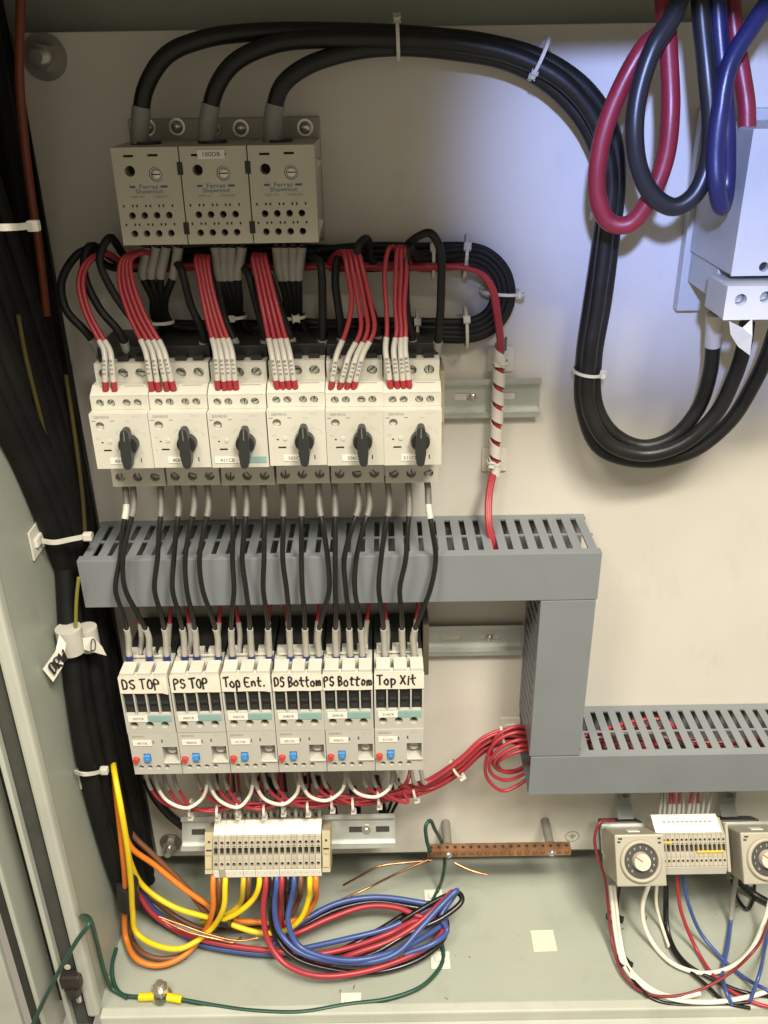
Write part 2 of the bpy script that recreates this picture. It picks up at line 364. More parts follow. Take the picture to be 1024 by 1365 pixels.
# stamped earth mark on the panel
c = P(763, 1115, .0004); em = B()
ring = [Vector((c.x+.0075*math.cos(2*math.pi*i/32), c.y, c.z+.0075*math.sin(2*math.pi*i/32))) for i in range(33)]
em.tube(ring, .00035, print_m, 6)
for dz, ww in ((.001, .004), (-.001, .0026), (-.003, .0012)): em.box(c.x-ww, c.x+ww, c.y-.0003, c.y+.0003, c.z+dz, c.z+dz+.0006, print_m)
em.box(c.x-.0003, c.x+.0003, c.y-.0003, c.y+.0003, c.z+.001, c.z+.005, print_m)
em.obj('earth_mark', bpy.data.objects['back_panel'])
# panel fixing nut top corner and lower corner
def panel_bolt(px, py, label, r=.011):
    c = P(px, py, 0); t = thing('panel_bolt', label, 'bolt', c)
    b = B().cyl((0, 0, 0), (0, -1, 0), r*1.15, r*1.15, .002, plate_m, 24); b.obj('washer', t)
    B().cyl((0, -.002, 0), (0, -1, 0), r*.75, r*.7, .009, bolt_m, 6, smooth=False).obj('nut', t, bevel=.0005)
    B().cyl((0, -.011, 0), (0, -1, 0), r*.38, r*.34, .009, bolt_m, 12).obj('stud', t)
panel_bolt(60, 76, 'large steel panel nut in the dark upper corner of the panel', .014)
panel_bolt(228, 1122, 'dark steel panel nut beside the end of the terminal rail', .0105)

# ================================================================== DIN rails
def rail(x0, x1, zc, label, slots, loc_h=0, rx=0, screws=()):
    t = thing('mounting_rail', label, 'mounting rail', (x0, -loc_h, zc), rx); L = x1-x0; b = B()
    hs = [('r', a, a+.018, -.0031, .0031, .001) for a in slots]
    b.holed(0, L, -.0135, .0135, -.0012, 0, hs, steel_m, hm=panel_m, back=False)
    for sg in (1, -1):
        b.box(0, L, -.0075, -.0004, sg*.0125, sg*.0135, steel_m); b.box(0, L, -.0075, -.0064, sg*.0136, sg*.0175, steel_m)
    b.obj('rail', t)
    for s in screws:
        g = B().cyl((s, -.0012, 0), (0, -1, 0), .0042, .0042, .001, bolt_m, 18).dome((s, -.0022, 0), (0, -1, 0), .0034, .002, bolt_m); g.obj('screw', t)
    return t
zr1 = (P(660, 506, .0075).z+P(660, 556, .0075).z)/2
rail(-.232, P(721, 530, .0075).x, zr1, 'zinc rail stub with screw and slot beside breaker 511CB', [.295, .329], 0, 0, (.310,))
zr2 = (P(640, 836, .0075).z+P(640, 868, .0075).z)/2-.002
rail(-.240, P(697, 850, .0075).x, zr2, 'zinc rail stub below the grey duct beside the Top Xit contactor', [.296, .334], 0, 0, (.342,))

# ================================================================== distribution blocks
XD = -.1855; WD = .0473; HD = .0656; ZD = P(147, 197, .07).z
dp = thing('mounting_plate', 'steel strip plate with dome bolts behind the distribution blocks', 'plate', (XD, 0, ZD))
B().box(-.002, .1418, -.004, 0, -.075, P(300, 157, .004).z-ZD, plate_m, .0006).obj('plate', dp)
bolts = B().cyl((0, 0, 0), (0, -1, 0), .0062, .0062, .001, bolt_m, 20).dome((0, -.001, 0), (0, -1, 0), .0046, .0038, bolt_m).mesh('bolt')
for px, py in ((197, 170), (236, 169), (284, 171), (321, 171), (407, 170)):
    q = P(px, py, .005); part('bolt', bolts, dp, (q.x-XD, -.0041, q.z-ZD))
DBL = ['beige distribution block at the end nearest the cabinet side wall', 'beige distribution block labelled 100DB between the other two', 'beige distribution block at the end away from the cabinet side wall']
wh = WD-.0006
X = lambda u: u*WD
def Zd(v): return -v*HD
holes = [('r', X(.25)-.0036, X(.25)+.0036, Zd(.085)-.0008, Zd(.085)+.0008, .004), ('r', X(.61)-.0036, X(.61)+.0036, Zd(.08)-.0008, Zd(.08)+.0008, .004),
         ('c', X(.25), Zd(.235), .0037, .012), ('c', X(.63), Zd(.27), .0050, .006)]
for v in (.69, .88):
    for u in (.2, .385, .57, .755): holes.append(('c', X(u), Zd(v), .00245, .010))
for v in (.59, .785):
    for u in (.09, .225, .29, .425, .49, .62, .685, .82): holes.append(('r', X(u)-.0006, X(u)+.0006, Zd(v)-.0009, Zd(v)+.0009, .002))
dbody = B(); dbody.holed(.0003, wh, -HD, 0, -.07, -.005, holes, dbm)
dbmesh = dbody.mesh('housing')
dscrew = B().cyl((0, 0, 0), (0, -1, 0), .0045, .0045, .003, bolt_m, 20).dome((0, -.003, 0), (0, -1, 0), .0040, .0016, bolt_m).box(-.003, .003, -.0048, -.0040, -.0004, .0004, dark_m).mesh('terminal_screw')
for i in range(3):
    t = thing('distribution_block', DBL[i], 'distribution block', (XD+i*WD, 0, ZD), 0, 'distribution blocks')
    part('housing', dbmesh, t); part('terminal_screw', dscrew, t, (X(.63), -.0655, Zd(.27)))
    top = B()
    top.cyl((X(.40), -.04, -.001), (0, 0, 1), .0105, .0105, .003, black_m, 20); top.obj('cable_entry', t)
    for k, (s, v, m, sz) in enumerate((('Ferraz', .395, bprint_m, .0042), ('Shawmut', .443, bprint_m, .0042), ('600V AC        PDB320A', .497, print_m, .0021))):
        text(s, sz, (X(.50), -.07015, Zd(v)), m, t, 1.25)
    B().box(X(.22), X(.30), -.0703, -.0701, Zd(.405), Zd(.385), bprint_m).box(X(.68), X(.78), -.0703, -.0701, Zd(.405), Zd(.385), bprint_m).obj('logo_mark', t)
    if i < 2:
        for v in (.215, .83): B().box(WD-.0022, WD+.0017, -.0703, -.0695, Zd(v)-.0042, Zd(v)+.0042, dark_m).obj('joining_clip', t)
    else:
        for v in (.24, .86): B().prism([(0, .006), (.0035, .004), (0, -.006)], -.06, -.045, dbm).obj('side_tab', t).location = (wh, 0, Zd(v))
    if i == 1:
        B().box(X(.27), X(.67), -.0706, -.0701, Zd(.125), Zd(.035), paper_m).obj('name_label', t); text('100DB', .0042, (X(.47), -.07075, Zd(.08)), pblack_m, t, 1.1)

# ================================================================== motor breakers
IDS = ['401CB', '406CB', '411CB', '501CB', '506CB', '511CB']; OLS = ['401OL', '406OL', '411OL', '501OL', '506OL', '511OL']
CRS = ['307CR', '306CR', '305CR', '308CR', '309CR', '310CR']; NAMES = ['DS TOP', 'PS TOP', 'Top Ent.', 'DS Bottom', 'PS Bottom', 'Top Xit']
XB = -.2203; WB = .0443; ZB = P(119, 553, .101).z; wb = WB-.0005; HB = .0445
U = lambda u: u*wb
def V(v): return -v*HB
bc = [('c', U(.165), V(.215), .0033, .004), ('c', U(.16), V(.52), .0009, .002), ('r', U(.16), U(.30), V(.69), V(.645), .003), ('r', U(.03), U(.10), V(.135), V(.12), .001), ('r', U(.35), U(.42), V(.135), V(.12), .001),
      ('r', U(.78), U(.80), V(.90), V(.81), .001)]
b = B().holed(0, wb, -HB, 0, -.101, -.074, bc, white_m); fc_me = b.mesh('front_cover')
fc_screw = B().cyl((0, 0, 0), (0, -1, 0), .0029, .0029, .001, lgrey_m, 16).box(-.0023, .0023, -.0012, -.0009, -.0004, .0004, print_m).mesh('adjust_screw')
led = B().cyl((0, 0, 0), (0, -1, 0), .0017, .0015, .0006, white_m, 14).mesh('test_button')
b = B().holed(0, wb, .0002, .0110, -.092, -.06, [('c', U(u), .0055, .0031, .007) for u in (.16, .35, .62, .81)], white_m)
b.prism([(-.092, .0112), (-.082, .0165), (-.06, .0165), (-.06, .0112)], 0.0001, wb-.0001, white_m, 'yz'); aux_me = b.mesh('auxiliary_switch')
amark = B()
for u0_, u1_ in ((.12, .44), (.56, .90)):
    amark.add([(U(u0_), -.0836, .0158), (U(u1_), -.0836, .0158), (U(u1_), -.0830, .01615), (U(u0_), -.0830, .01615)], [(0, 1, 2, 3)], print_m)
am_me = amark.mesh('printed_mark')
bh = [('c', U(u), .0225, .0041, .008) for u in (.17, .50, .81)]+[('c', U(u), -.0645, .0040, .008) for u in (.17, .49, .81)]
b = B(); b.holed(.0006, wb-.0004, -.0725, .0305, -.073, -.03, bh, white_m); body_me = b.mesh('body')
b = B(); b.box(.0004, wb-.0004, -.060, -.008, -.058, .0400, black_m, .001)
for u in (.17, .5, .81): b.box(U(u)-.004, U(u)+.004, -.0685, -.058, .030, .0345, black_m)
base_me = b.mesh('base')
tsc = B().cyl((0, 0, 0), (0, -1, 0), .0034, .0034, .002, steel_m, 14).box(-.0028, .0028, -.00215, -.0019, -.0004, .0004, dark_m).mesh('terminal_screw')
asc = B().cyl((0, 0, 0), (0, -1, 0), .0026, .0026, .002, steel_m, 12).box(-.0021, .0021, -.00215, -.0019, -.0003, .0003, dark_m).mesh('terminal_screw')
kb = B().cyl((0, 0, 0), (0, -1, 0), .0076, .0072, .006, knob_m, 26)
ol_ = [(-.0032, .0118), (-.0022, .0143), (0, .015), (.0022, .0143), (.0032, .0118), (.0038, .004), (.0042, -.006), (.0030, -.0150), (.0012, -.0168), (-.0012, -.0168), (-.0030, -.0150), (-.0042, -.006), (-.0038, .004)]
kb.prism(ol_, -.0125, -.004, knob_m); kb.box(-.0004, .0004, -.0128, -.0120, .006, .0142, mat('knob_line', (.16, .16, .15), .5)); knob_me = kb.mesh('rotary_knob')
dia = B()
for a0, a1, rr in ((118, 142, .0125), (40, 62, .0125), (20, 38, .0145)):
    pr_ = [(rr*math.cos(math.radians(a0+(a1-a0)*i/6)), rr*math.sin(math.radians(a0+(a1-a0)*i/6))) for i in range(7)]
    for (xa, za), (xb_, zb_) in zip(pr_[:-1], pr_[1:]):
        dia.add([(xa, 0, za), (xb_, 0, zb_), (xb_*.96, 0, zb_*.96), (xa*.96, 0, za*.96)], [(0, 1, 2, 3)], mat('faint_print', (.50, .48, .42), .6))
dia_me = dia.mesh('dial_scale')
faint = MATS['faint_print']
for i, nm in enumerate(IDS):
    t = thing('motor_breaker', f'white motor breaker with charcoal rotary knob, labelled {nm}', 'breaker', (XB+i*WB+random.uniform(-.00015, .00015), random.uniform(-.0007, .0007), ZB+random.uniform(-.0003, .0003)), 0, 'motor breakers on the upper rail'); t.rotation_euler = (random.uniform(-.005, .005), random.uniform(-.003, .003), random.uniform(-.005, .005))
    kp = part('rotary_knob', knob_me, t, (U(.63), -.101, V(.53))); kp.rotation_euler = (0, math.radians((2, -1, 3, 0, -2, 1)[i]), 0)
    part('base', base_me, t); part('body', body_me, t); part('front_cover', fc_me, t); ax = part('auxiliary_switch', aux_me, t); part('printed_mark', am_me, t)
    part('adjust_screw', fc_screw, t, (U(.165), -.0975, V(.215))); part('test_button', led, t, (U(.29), -.101, V(.50))); part('dial_scale', dia_me, t, (U(.63), -.10115, V(.53)))
    for u in (.17, .50, .81):
        part('terminal_screw', tsc, t, (U(u), -.0665, .0225)).rotation_euler = (0, random.uniform(0, 3), 0)
        part('terminal_screw', tsc, t, (U(u), -.0665, -.0645)).rotation_euler = (0, random.uniform(0, 3), 0)
    for u in (.16, .35, .62, .81): part('terminal_screw', asc, ax, (U(u), -.0870, .0055)).rotation_euler = (0, random.uniform(0, 3), 0)
    text('SIEMENS', .0030, (U(.21), -.10115, V(.06)), print_m, t, 1.05)
    text('3RV10', .0022, (U(.80), -.10115, V(.055)), faint, t)
    text('TEST', .0017, (U(.10), -.10115, V(.44)), faint, t); text('A', .0022, (U(.075), -.10115, V(.67)), faint, t)
    text('I  ON', .0022, (U(.64), -.10115, V(.13)), faint, t); text('OFF', .0017, (U(.40), -.10115, V(.66)), faint, t)
    u0_, u1_ = ((.25, .66), (.25, .66), (.06, .50), (.24, .66), (.26, .70), (.30, .62))[i]
    B().box(U(u0_), U(u1_), -.1015, -.1011, V(.915), V(.80), paper_m).obj('name_label', t); text(nm, .0040, (U((u0_+u1_)/2), -.10165, V(.86)), pblack_m, t, 1.0)
    if i == 2: B().box(U(.51), U(.96), -.1014, -.1011, V(.915), V(.80), teal_m).obj('teal_strip', t)
# end stop clamp on the rail beside the last breaker
q = XB+6*WB
es = thing('rail_end_stop', 'narrow tan end stop on the rail beside breaker 511CB', 'end stop', (q+.0005, 0, ZB))
B().box(.0004, .0045, -.045, -.0075, -.05, .012, clampy_m, .0006).box(.0008, .0042, -.05, -.045, -.03, -.005, clampy_m, .0004).obj('clamp_body', es)

# ================================================================== contactors + overload relays
HC = .10; XC = -.2345; WC = .0446; ZK = P(156, 897, HC).z; wc = WC-.0006; HK = .0667
U = lambda u: u*wc
def V(v): return -v*HK
win = [(.035+.24*k, .245+.24*k) for k in range(4)]
chl = [('r', U(a), U(c_), V(.685), V(.33), .007) for a, c_ in win]+[('c', U(u), V(.865), .0038, .010) for u in (.17, .49, .80)]
cb = B().holed(0, wc, -HK, -.0165, -HC, -.066, chl, lgrey_m); cbody = cb.mesh('front_housing')
tab1 = [B().box(U(a), U(c_), -HC, -.083, -.0170, 0, white_m, .0005).mesh('terminal_tab') for a, c_ in ((.05, .33), (.40, .66), (.73, .99))]
bar_me = B().box(.0008, wc-.0008, -HC-.0004, -HC+.006, -.0052, -.0035, white_m).mesh('top_edge')
winm = B().box(.0003, U(.21)-.0003, -.0965, -.0932, 0, U(.35)*1.53, black_m).box(.0015, U(.21)-.0015, -.0985, -.096, .0105, .0122, knob_m).box(.002, U(.21)-.002, -.0972, -.096, .003, .006, knob_m).mesh('contact_window')
csc = B().cyl((0, 0, 0), (0, -1, 0), .0030, .0030, .002, dark_m, 14).mesh('terminal_screw')
ZT = P(300, 868, .072).z-ZK
rear = B().box(.0004, wc-.0004, -.064, -.008, -HK, ZT-.004, black_m, .001).box(.0004, wc-.0004, -.083, -.064, -HK, -.005, lgrey_m).mesh('rear_housing')
cmb = B()
for u in (.17, .49, .80):
    cmb.holed(U(u)-.0048, U(u)+.0048, ZT-.0125, ZT+.001, -.072, -.058, [('c', U(u)+.0012, ZT-.0055, .0019, .004)], lgrey_m)
comb_me = None
combs = [B().holed(U(u)-.0048, U(u)+.0048, ZT-.012, ZT+.001, -.072, -.0645, [('c', U(u)+.0014, ZT-.0055, .0019, .004)], lgrey_m).mesh('terminal_guide') for u in (.17, .49, .80)]
barm = B().box(U(.10), U(.90), -.0735, -.0722, ZT-.0042, ZT-.0026, white_m).box(U(.05), U(.95), -.0765, -.0735, ZT-.0150, ZT-.0125, lgrey_m).mesh('guide_bar')
OH = .0487; Vo = lambda v: -v*OH
ohl = [('c', U(u), Vo(.83), .0024, .010) for u in (.16, .34, .52, .70)]+[('r', U(.655), U(.965), Vo(.70), Vo(.345), .010), ('c', U(.085), Vo(.635), .0032, .003), ('r', U(.245), U(.395), Vo(.69), Vo(.50), .003), ('r', U(.475), U(.50), Vo(.29), Vo(.19), .002), ('r', U(.655), U(.69), Vo(.28), Vo(.17), .002)]
obody = B().holed(0, wc, -OH, -.0004, -HC, -.03, ohl, lgrey_m, hm=mat('recess_grey', (.30, .29, .25), .5)).mesh('housing')
obody2 = B().box(U(.66), U(.99), -HC-.0016, -HC-.0002, Vo(.725), Vo(.695), white_m, .0003).mesh('ledge')
odial = B().cyl((0, 0, 0), (0, -1, 0), .0042, .0040, .003, lgrey_m, 18).box(-.003, .003, -.0032, -.0029, -.0004, .0004, print_m).mesh('current_dial')
obl = B().box(U(.255), U(.385), -HC-.0022, -HC+.002, Vo(.68), Vo(.53), blueb_m, .0006).cyl((U(.325), -HC-.0020, Vo(.62)), (0, -1, 0), .0016, .0014, .0012, blueb_m, 14).mesh('reset_button')
ord_ = B().cyl((U(.085), -HC+.002, Vo(.635)), (0, -1, 0), .0029, .0027, .0055, redb_m, 18).mesh('stop_button')
oscr = B().cyl((0, 0, 0), (0, -1, 0), .0020, .0020, .002, plate_m, 12).mesh('terminal_screw')
for i in range(6):
    t = thing('contactor', f'grey contactor with four black windows and handwritten tape reading {NAMES[i]}', 'contactor', (XC+i*WC, random.uniform(-.0006, .0006), ZK), 0, 'contactors on the lower rail'); t.rotation_euler = (random.uniform(-.003, .003), random.uniform(-.002, .002), random.uniform(-.004, .004))
    part('front_housing', cbody, t); part('rear_housing', rear, t); part('guide_bar', barm, t); part('top_edge', bar_me, t)
    for k in range(3): part('terminal_tab', tab1[k], t); part('terminal_guide', combs[k], t)
    for a, c_ in win: part('contact_window', winm, t, (U(a), 0, V(.685)))
    for u in (.17, .49, .80): part('terminal_screw', csc, t, (U(u), -HC+.009, V(.865)))
    drop = (.0, .0, .0012, 0, 0, 0)[i]
    tp = B(); x1 = U((.965, 1.0, .985, 1.0, 1.0, 1.0)[i])
    n = 8; vv = []
    for a in range(n+1):
        xx = .0003+(x1-.0003)*a/n; cv = .00035*math.sin(a*1.3+i); vv += [(xx, -HC-.0006-abs(cv)*.3, -.0040), (xx, -HC-.0007-abs(cv)*.7-(.0006 if a == n and i in (0, 2) else 0), V(.325)-(.0010 if a == n and i in (0, 2) else 0)+cv*.4)]
    tp.add(vv+[(a[0], -HC-.0002, a[2]) for a in vv], [(2*a, 2*a+1, 2*a+3, 2*a+2) for a in range(n)]+[(2*n+2+2*a, 2*n+2+2*a+2, 2*n+2+2*a+3, 2*n+2+2*a+1) for a in range(n)]+[(1, 2*n+3, 2*n+2, 0), (2*n, 4*n+2, 4*n+3, 2*n+1)], tape_m)
    tl = tp.obj('tape_label', t)
    nmx = ((.08, .84), (.08, .78), (.06, .90), (.05, .99), (.03, 1.0), (.07, .86))[i]
    handwriting(NAMES[i], U(nmx[0]), U(nmx[1]), V(.245), .0100 if i < 3 else .0098, ink_m, tl, 'handwriting', y=-HC-.0012, seed=i+3, r=.00078)
    B().box(U(.07), U(.47), -HC-.0007, -HC-.0002, V(.80), V(.70), paper_m).obj('name_label', t); text(CRS[i], .0036, (U(.28), -HC-.00085, V(.75)), pblack_m, t, 1.0)
    B().box(U(.475), U(.95), -HC-.0006, -HC-.0002, V(.80), V(.70), teal_m).obj('teal_strip', t)
    o = thing('overload_relay', f'grey overload relay with red and blue buttons, labelled {OLS[i]}', 'overload relay', (XC+i*WC, 0, ZK-HK), 0, 'overload relays under the contactors')
    part('housing', obody, o); part('ledge', obody2, o); part('reset_button', obl, o); part('stop_button', ord_, o); part('current_dial', odial, o, (U(.81), -HC+.0098, Vo(.53)))
    for u in (.16, .34, .52, .70): part('terminal_screw', oscr, o, (U(u), -HC+.009, Vo(.83)))
    text('SIEMENS', .0030, (U(.20), -HC-.00015, Vo(.09)), print_m, o, 1.05)
    B().box(U(.07), U(.46), -HC-.0007, -HC-.0002, Vo(.30), Vo(.18), paper_m).obj('name_label', o); text(OLS[i], .0034, (U(.27), -HC-.00085, Vo(.24)), pblack_m, o, 1.0)
    text('3RU11', .0022, (U(.80), -HC-.00015, Vo(.08)), faint, o)
q = XC+6*WC
es = thing('rail_end_stop', 'narrow dark end stop on the rail beside the Top Xit contactor', 'end stop', (q+.0005, 0, ZK))
B().box(.0004, .0060, -.05, -.0075, -.045, .010, mat('end_stop_brown', (.11, .09, .06), .6), .0006).obj('clamp_body', es)

# ================================================================== wiring ducts
DH = .075
def duct(name, x0, x1, z0, z1, label, vertical=False, pitch=.0127, slot=.0050, s_from=None, dep=DH):
    """open-slot wiring duct with a lid; slats along the top (or the side of an upright run)"""
    t = thing(name, label, 'wiring duct', ((x0+x1)/2, 0, z0)); ox, oz = (x0+x1)/2, z0
    X0, X1, Z0, Z1 = x0-ox, x1-ox, 0, z1-oz; th = .0018
    B().box(X0+.0004, X1-.0004, -.0022, -.0003, Z0+.0005, Z1-.0005, duct_m).obj('back', t)
    if not vertical:
        B().box(X0, X1, -dep-.0014, -dep+.0006, Z0-.0008, Z1+.0008, duct_m, .0006).box(X0, X1, -dep+.0006, -dep+.0075, Z1-.0004, Z1+.0006, duct_m).box(X0, X1, -dep+.0006, -dep+.0075, Z0-.0008, Z0+.0002, duct_m).obj('lid', t)
        B().box(X0+.0003, X1-.0003, -dep+.004, -.0025, Z0+.0003, Z0+th, duct_m).obj('bottom_side', t)
        B().box(X0+.0003, X1-.0003, -.0095, -.0022, Z1-th+.0001, Z1-.0001, duct_m).box(X0+.0003, X1-.0003, -dep*.53-.0012, -dep*.53+.0012, Z1-th+.0002, Z1-.0003, duct_m).box(X0+.0003, X1-.0003, -dep+.001, -dep+.0085, Z1-th+.0002, Z1-.0006, duct_m).obj('slat_base', t)
        n = int((X1-X0)/pitch); me = B().box(-(pitch-slot)/2, (pitch-slot)/2, -dep+.003, -.004, Z1-th, Z1, duct_m).mesh('slat'); off = (X1-X0-n*pitch)/2
        for k in range(n+1):
            xx = X0+off+k*pitch
            if xx-(pitch-slot)/2 < X0: xx = X0+(pitch-slot)/2+.0003
            if xx+(pitch-slot)/2 > X1: xx = X1-(pitch-slot)/2-.0003
            part('slat', me, t, (xx+random.uniform(-.00025, .00025), 0, random.uniform(-.00025, .0001))).rotation_euler = (0, 0, random.uniform(-.006, .006))
    else:
        B().box(X0-.0008, X1+.0008, -dep-.0014, -dep+.0006, Z0, Z1, duct_m, .0006).box(X0-.0008, X0+.0002, -dep+.0006, -dep+.0075, Z0, Z1, duct_m).box(X1-.0002, X1+.0008, -dep+.0006, -dep+.0075, Z0, Z1, duct_m).obj('lid', t)
        B().box(X1-th, X1-.0003, -dep+.004, -.0025, Z0+.0003, Z1-.0003, duct_m).obj('plain_side', t)
        B().box(X0+.0001, X0+th-.0001, -.0095, -.0022, Z0, Z1, duct_m).box(X0+.0003, X0+th-.0002, -dep*.53-.0012, -dep*.53+.0012, Z0, Z1, duct_m).box(X0+.0006, X0+th-.0002, -dep+.001, -dep+.0085, Z0, Z1, duct_m).obj('slat_base', t)
        n = int((Z1-Z0)/pitch); me = B().box(X0, X0+th, -dep+.003, -.004, -(pitch-slot)/2, (pitch-slot)/2, duct_m).mesh('slat')
        for k in range(n): part('slat', me, t, (0, 0, Z0+(k+.5)*pitch))
    return t
zt = (P(99, 749, DH).z+P(801, 736, DH).z)/2; zb = (P(118, 808, DH).z+P(796, 797, DH).z)/2
XD1 = P(108, 775, DH).x; XD2 = P(799, 770, DH).x
duct('wiring_duct', XD1, XD2, zb, zt, 'long grey slotted duct between the breakers and the contactors')
z3t = (P(705, 1010, DH).z+P(1024, 1003, DH).z)/2; z3b = P(860, 1055, DH).z
XV0 = P(716, 900, DH).x; XV1 = P(781, 900, DH).x
duct('wiring_duct', XV0-.001, XV1+.001, z3t+.002, zb-.0015, 'short upright grey duct joining the two level ducts', True)
duct('wiring_duct', P(706, 1030, DH).x, XR-.02, z3b, z3t, 'level grey slotted duct above the round dial timers')
# red wires lying inside the ducts
for k in range(5):
    y0 = zb+.012+.004*k
    wire('duct_wire', [Vector((.02+.02*k, -.02-.008*k, y0)), Vector((.09, -.03-.006*k, y0+.004)), Vector((.15, -.025-.007*k, y0-.002))], .0018, red_m, 'red control wire lying inside the long duct', 'wire', 'red wires inside the long duct')
for k in range(7):
    y0 = z3b+.018+.0035*k
    wire('duct_wire', [Vector((.15, -.02-.006*k, y0)), Vector((.22+.01*k, -.055+.006*k, y0+.003)), Vector((.30, -.02-.005*k, y0-.002)), Vector((.40, -.04, y0))], .0018, red_m if k % 4 else white_w,
         'red control wire lying inside the lower duct' if k % 4 else 'white control wire lying inside the lower duct', 'wire', 'red wires inside the lower duct' if k % 4 else 'white wires inside the lower duct')

# ================================================================== heavy power cables
CR = .0060
gs = lambda nm='heat_shrink', L=.026, m=None: (nm, .002, L, m or mat('shrink_grey', (.27, .27, .25), .5, var=.08), 1.12)
wire('power_cable', [(186, 193, .042), (187, 165, .045), (194, 118, .045), (222, 74, .042), (272, 52, .036), (340, 43, .03), (450, 42, .028), (560, 47, .028), (650, 57, .028), (727, 80, .028), (785, 122, .028), (816, 175, .028), (824, 240, .028), (817, 310, .028), (806, 400, .028), (793, 480, .028), (795, 540, .028), (818, 578, .03), (857, 595, .032), (897, 583, .034), (930, 546, .036), (946, 500, .04), (951, 455, .045), (953, 418, .05)],
     CR, bcable_m, 'thick black cable from the distribution block nearest the side wall, ending in a white sleeve', 'power cable', None, [gs(), ('white_sleeve', -.028, 0, slv_w, 1.1)], n=16)
wire('power_cable', [(276, 190, .042), (278, 160, .045), (288, 118, .045), (312, 84, .042), (365, 59, .038), (430, 52, .036), (520, 52, .036), (610, 58, .037), (690, 76, .038), (755, 112, .04), (796, 165, .04), (815, 235, .04), (808, 310, .04), (797, 400, .04), (785, 480, .04), (785, 545, .04), (810, 590, .042), (858, 606, .042), (910, 592, .044), (954, 552, .046), (978, 505, .05), (991, 465, .055), (996, 430, .058)],
     CR, bcable_m, 'thick black cable rising from the block labelled 100DB behind a ragged pale tag', 'power cable', None, [gs()], n=16)
wire('power_cable', [(364, 191, .042), (364, 162, .045), (374, 118, .045), (402, 92, .042), (455, 72, .034), (520, 63, .03), (600, 68, .028), (680, 84, .028), (738, 118, .028), (783, 172, .028), (807, 245, .028), (800, 320, .028), (788, 400, .028), (777, 480, .028), (777, 545, .028), (800, 598, .03), (856, 615, .032), (920, 603, .034), (972, 563, .038), (1003, 515, .044), (1022, 475, .05), (1034, 440, .055)],
     CR, bcable_m, 'thick black cable from the end distribution block, outermost in the wide U bend', 'power cable', None, [gs()], n=16)
tg = 'white ties on the power cables'
tie((530, 51, .033), 2, .0135, .012, 'pale cable tie round the power cables along the cabinet top', head=(1, .6), hs=.8)
tie((718, 78, .033), -24, .0145, .013, 'pale cable tie where the power cables start to bend down', head=(-.7, .7), hs=.8)
tie((812, 291, .034), 82, .0115, .0135, 'pale cable tie on the power cables beside the red cable loop', head=(1, .1), hs=.9)
tie((783, 495, .034), 84, .0115, .0135, 'white cable tie at the start of the wide U bend', head=(-1, .4), hs=.9)

# ================================================================== loops hanging by the disconnect switch
LR = .0062
wire('red_cable', [(897, -30, .075), (893, 30, .08), (857, 66, .085), (817, 142, .085), (799, 205, .085), (797, 262, .085), (812, 296, .086), (838, 299, .088), (863, 270, .09), (886, 215, .09), (894, 150, .088), (891, 70, .08), (884, -20, .07)],
     LR, redc_m, 'thick red cable hanging in a long narrow loop', 'power cable', n=16)
wire('black_cable', [(915, -30, .085), (897, 22, .092), (872, 62, .096), (852, 122, .098), (846, 175, .1), (852, 225, .1), (872, 262, .1), (899, 276, .1), (924, 262, .1), (942, 225, .098), (948, 170, .096), (943, 100, .092), (936, 30, .085), (932, -30, .08)],
     LR, mat('cable_slate', (.019, .02, .024), .34, var=.1), 'thick slate black cable hanging in a rounded loop inside the red loop', 'power cable', n=16)
wire('blue_cable', [(1040, -20, .09), (1006, 30, .098), (973, 85, .104), (960, 150, .108), (954, 205, .11), (956, 252, .112), (962, 276, .106), (968, 252, .096), (969, 175, .094), (964, 100, .09), (958, 30, .085), (955, -30, .08)],
     .0058, bluec_m, 'thick blue cable folded into a tight hanging loop', 'power cable', n=16)
wire('black_cable', [(948, -30, .07), (949, 60, .074), (953, 130, .078), (958, 200, .08), (962, 255, .082)],
     .0062, bcable_m, 'short thick black cable hanging behind the blue loop', 'power cable', n=16)
wire('red_cable', [(972, -30, .06), (980, 50, .066), (989, 100, .07), (995, 140, .075), (996, 178, .078)],
     .0060, redc_m, 'short thick red cable entering the top of the white disconnect switch', 'power cable', n=16)

# ================================================================== disconnect switch at the frame edge
p = P(985, 300, .105); XS = p.x; ds = thing('disconnect_switch', 'tall white disconnect switch with screw holes beside the hanging cables', 'switch', (XS, 0, P(985, 440, .06).z))
zt_ = P(990, 172, .105).z-ds.location.z; zm_ = P(985, 368, .105).z-ds.location.z; zl = P(985, 425, .115).z-ds.location.z
wsw = mat('switch_white', (.50, .51, .49), .4, var=.04, scale=30)
b = B().holed(0, .11, zm_, zt_, -.105, -.012, [('c', .020, zt_-.012, .0042, .006), ('c', .052, zt_-.012, .0042, .006), ('c', .022, zm_+.006, .0034, .005)], wsw); b.obj('cover', ds, bevel=.0012)
B().box(-.004, .114, -.012, -.0005, zl-.02, zt_+.008, wsw, .001).obj('back_plate', ds)
B().box(.0015, .107, -.075, -.012, zl+.004, zm_-.0005, wsw, .0008).obj('lower_body', ds)
B().holed(-.006, .112, zl, zm_-.004, -.118, -.078, [('c', .0045+.017*k, zl+.014+.0015*k, .0042, .010) for k in range(6)], wsw).obj('terminal_block', ds, bevel=.001)
dsc = B().cyl((0, 0, 0), (0, -1, 0), .0034, .0034, .002, steel_m, 14).mesh('terminal_screw')
for k in range(4): part('terminal_screw', dsc, ds, (.0045+.017*k, -.1095, zl+.014+.0015*k))
c = P(985, 432, .119); tg_ = B()
pl = [P(x, y, h) for x, y, h in ((972, 428, .119), (990, 437, .12), (1003, 425, .119), (1003, 448, .121), (1000, 474, .119), (984, 462, .116), (974, 446, .117))]
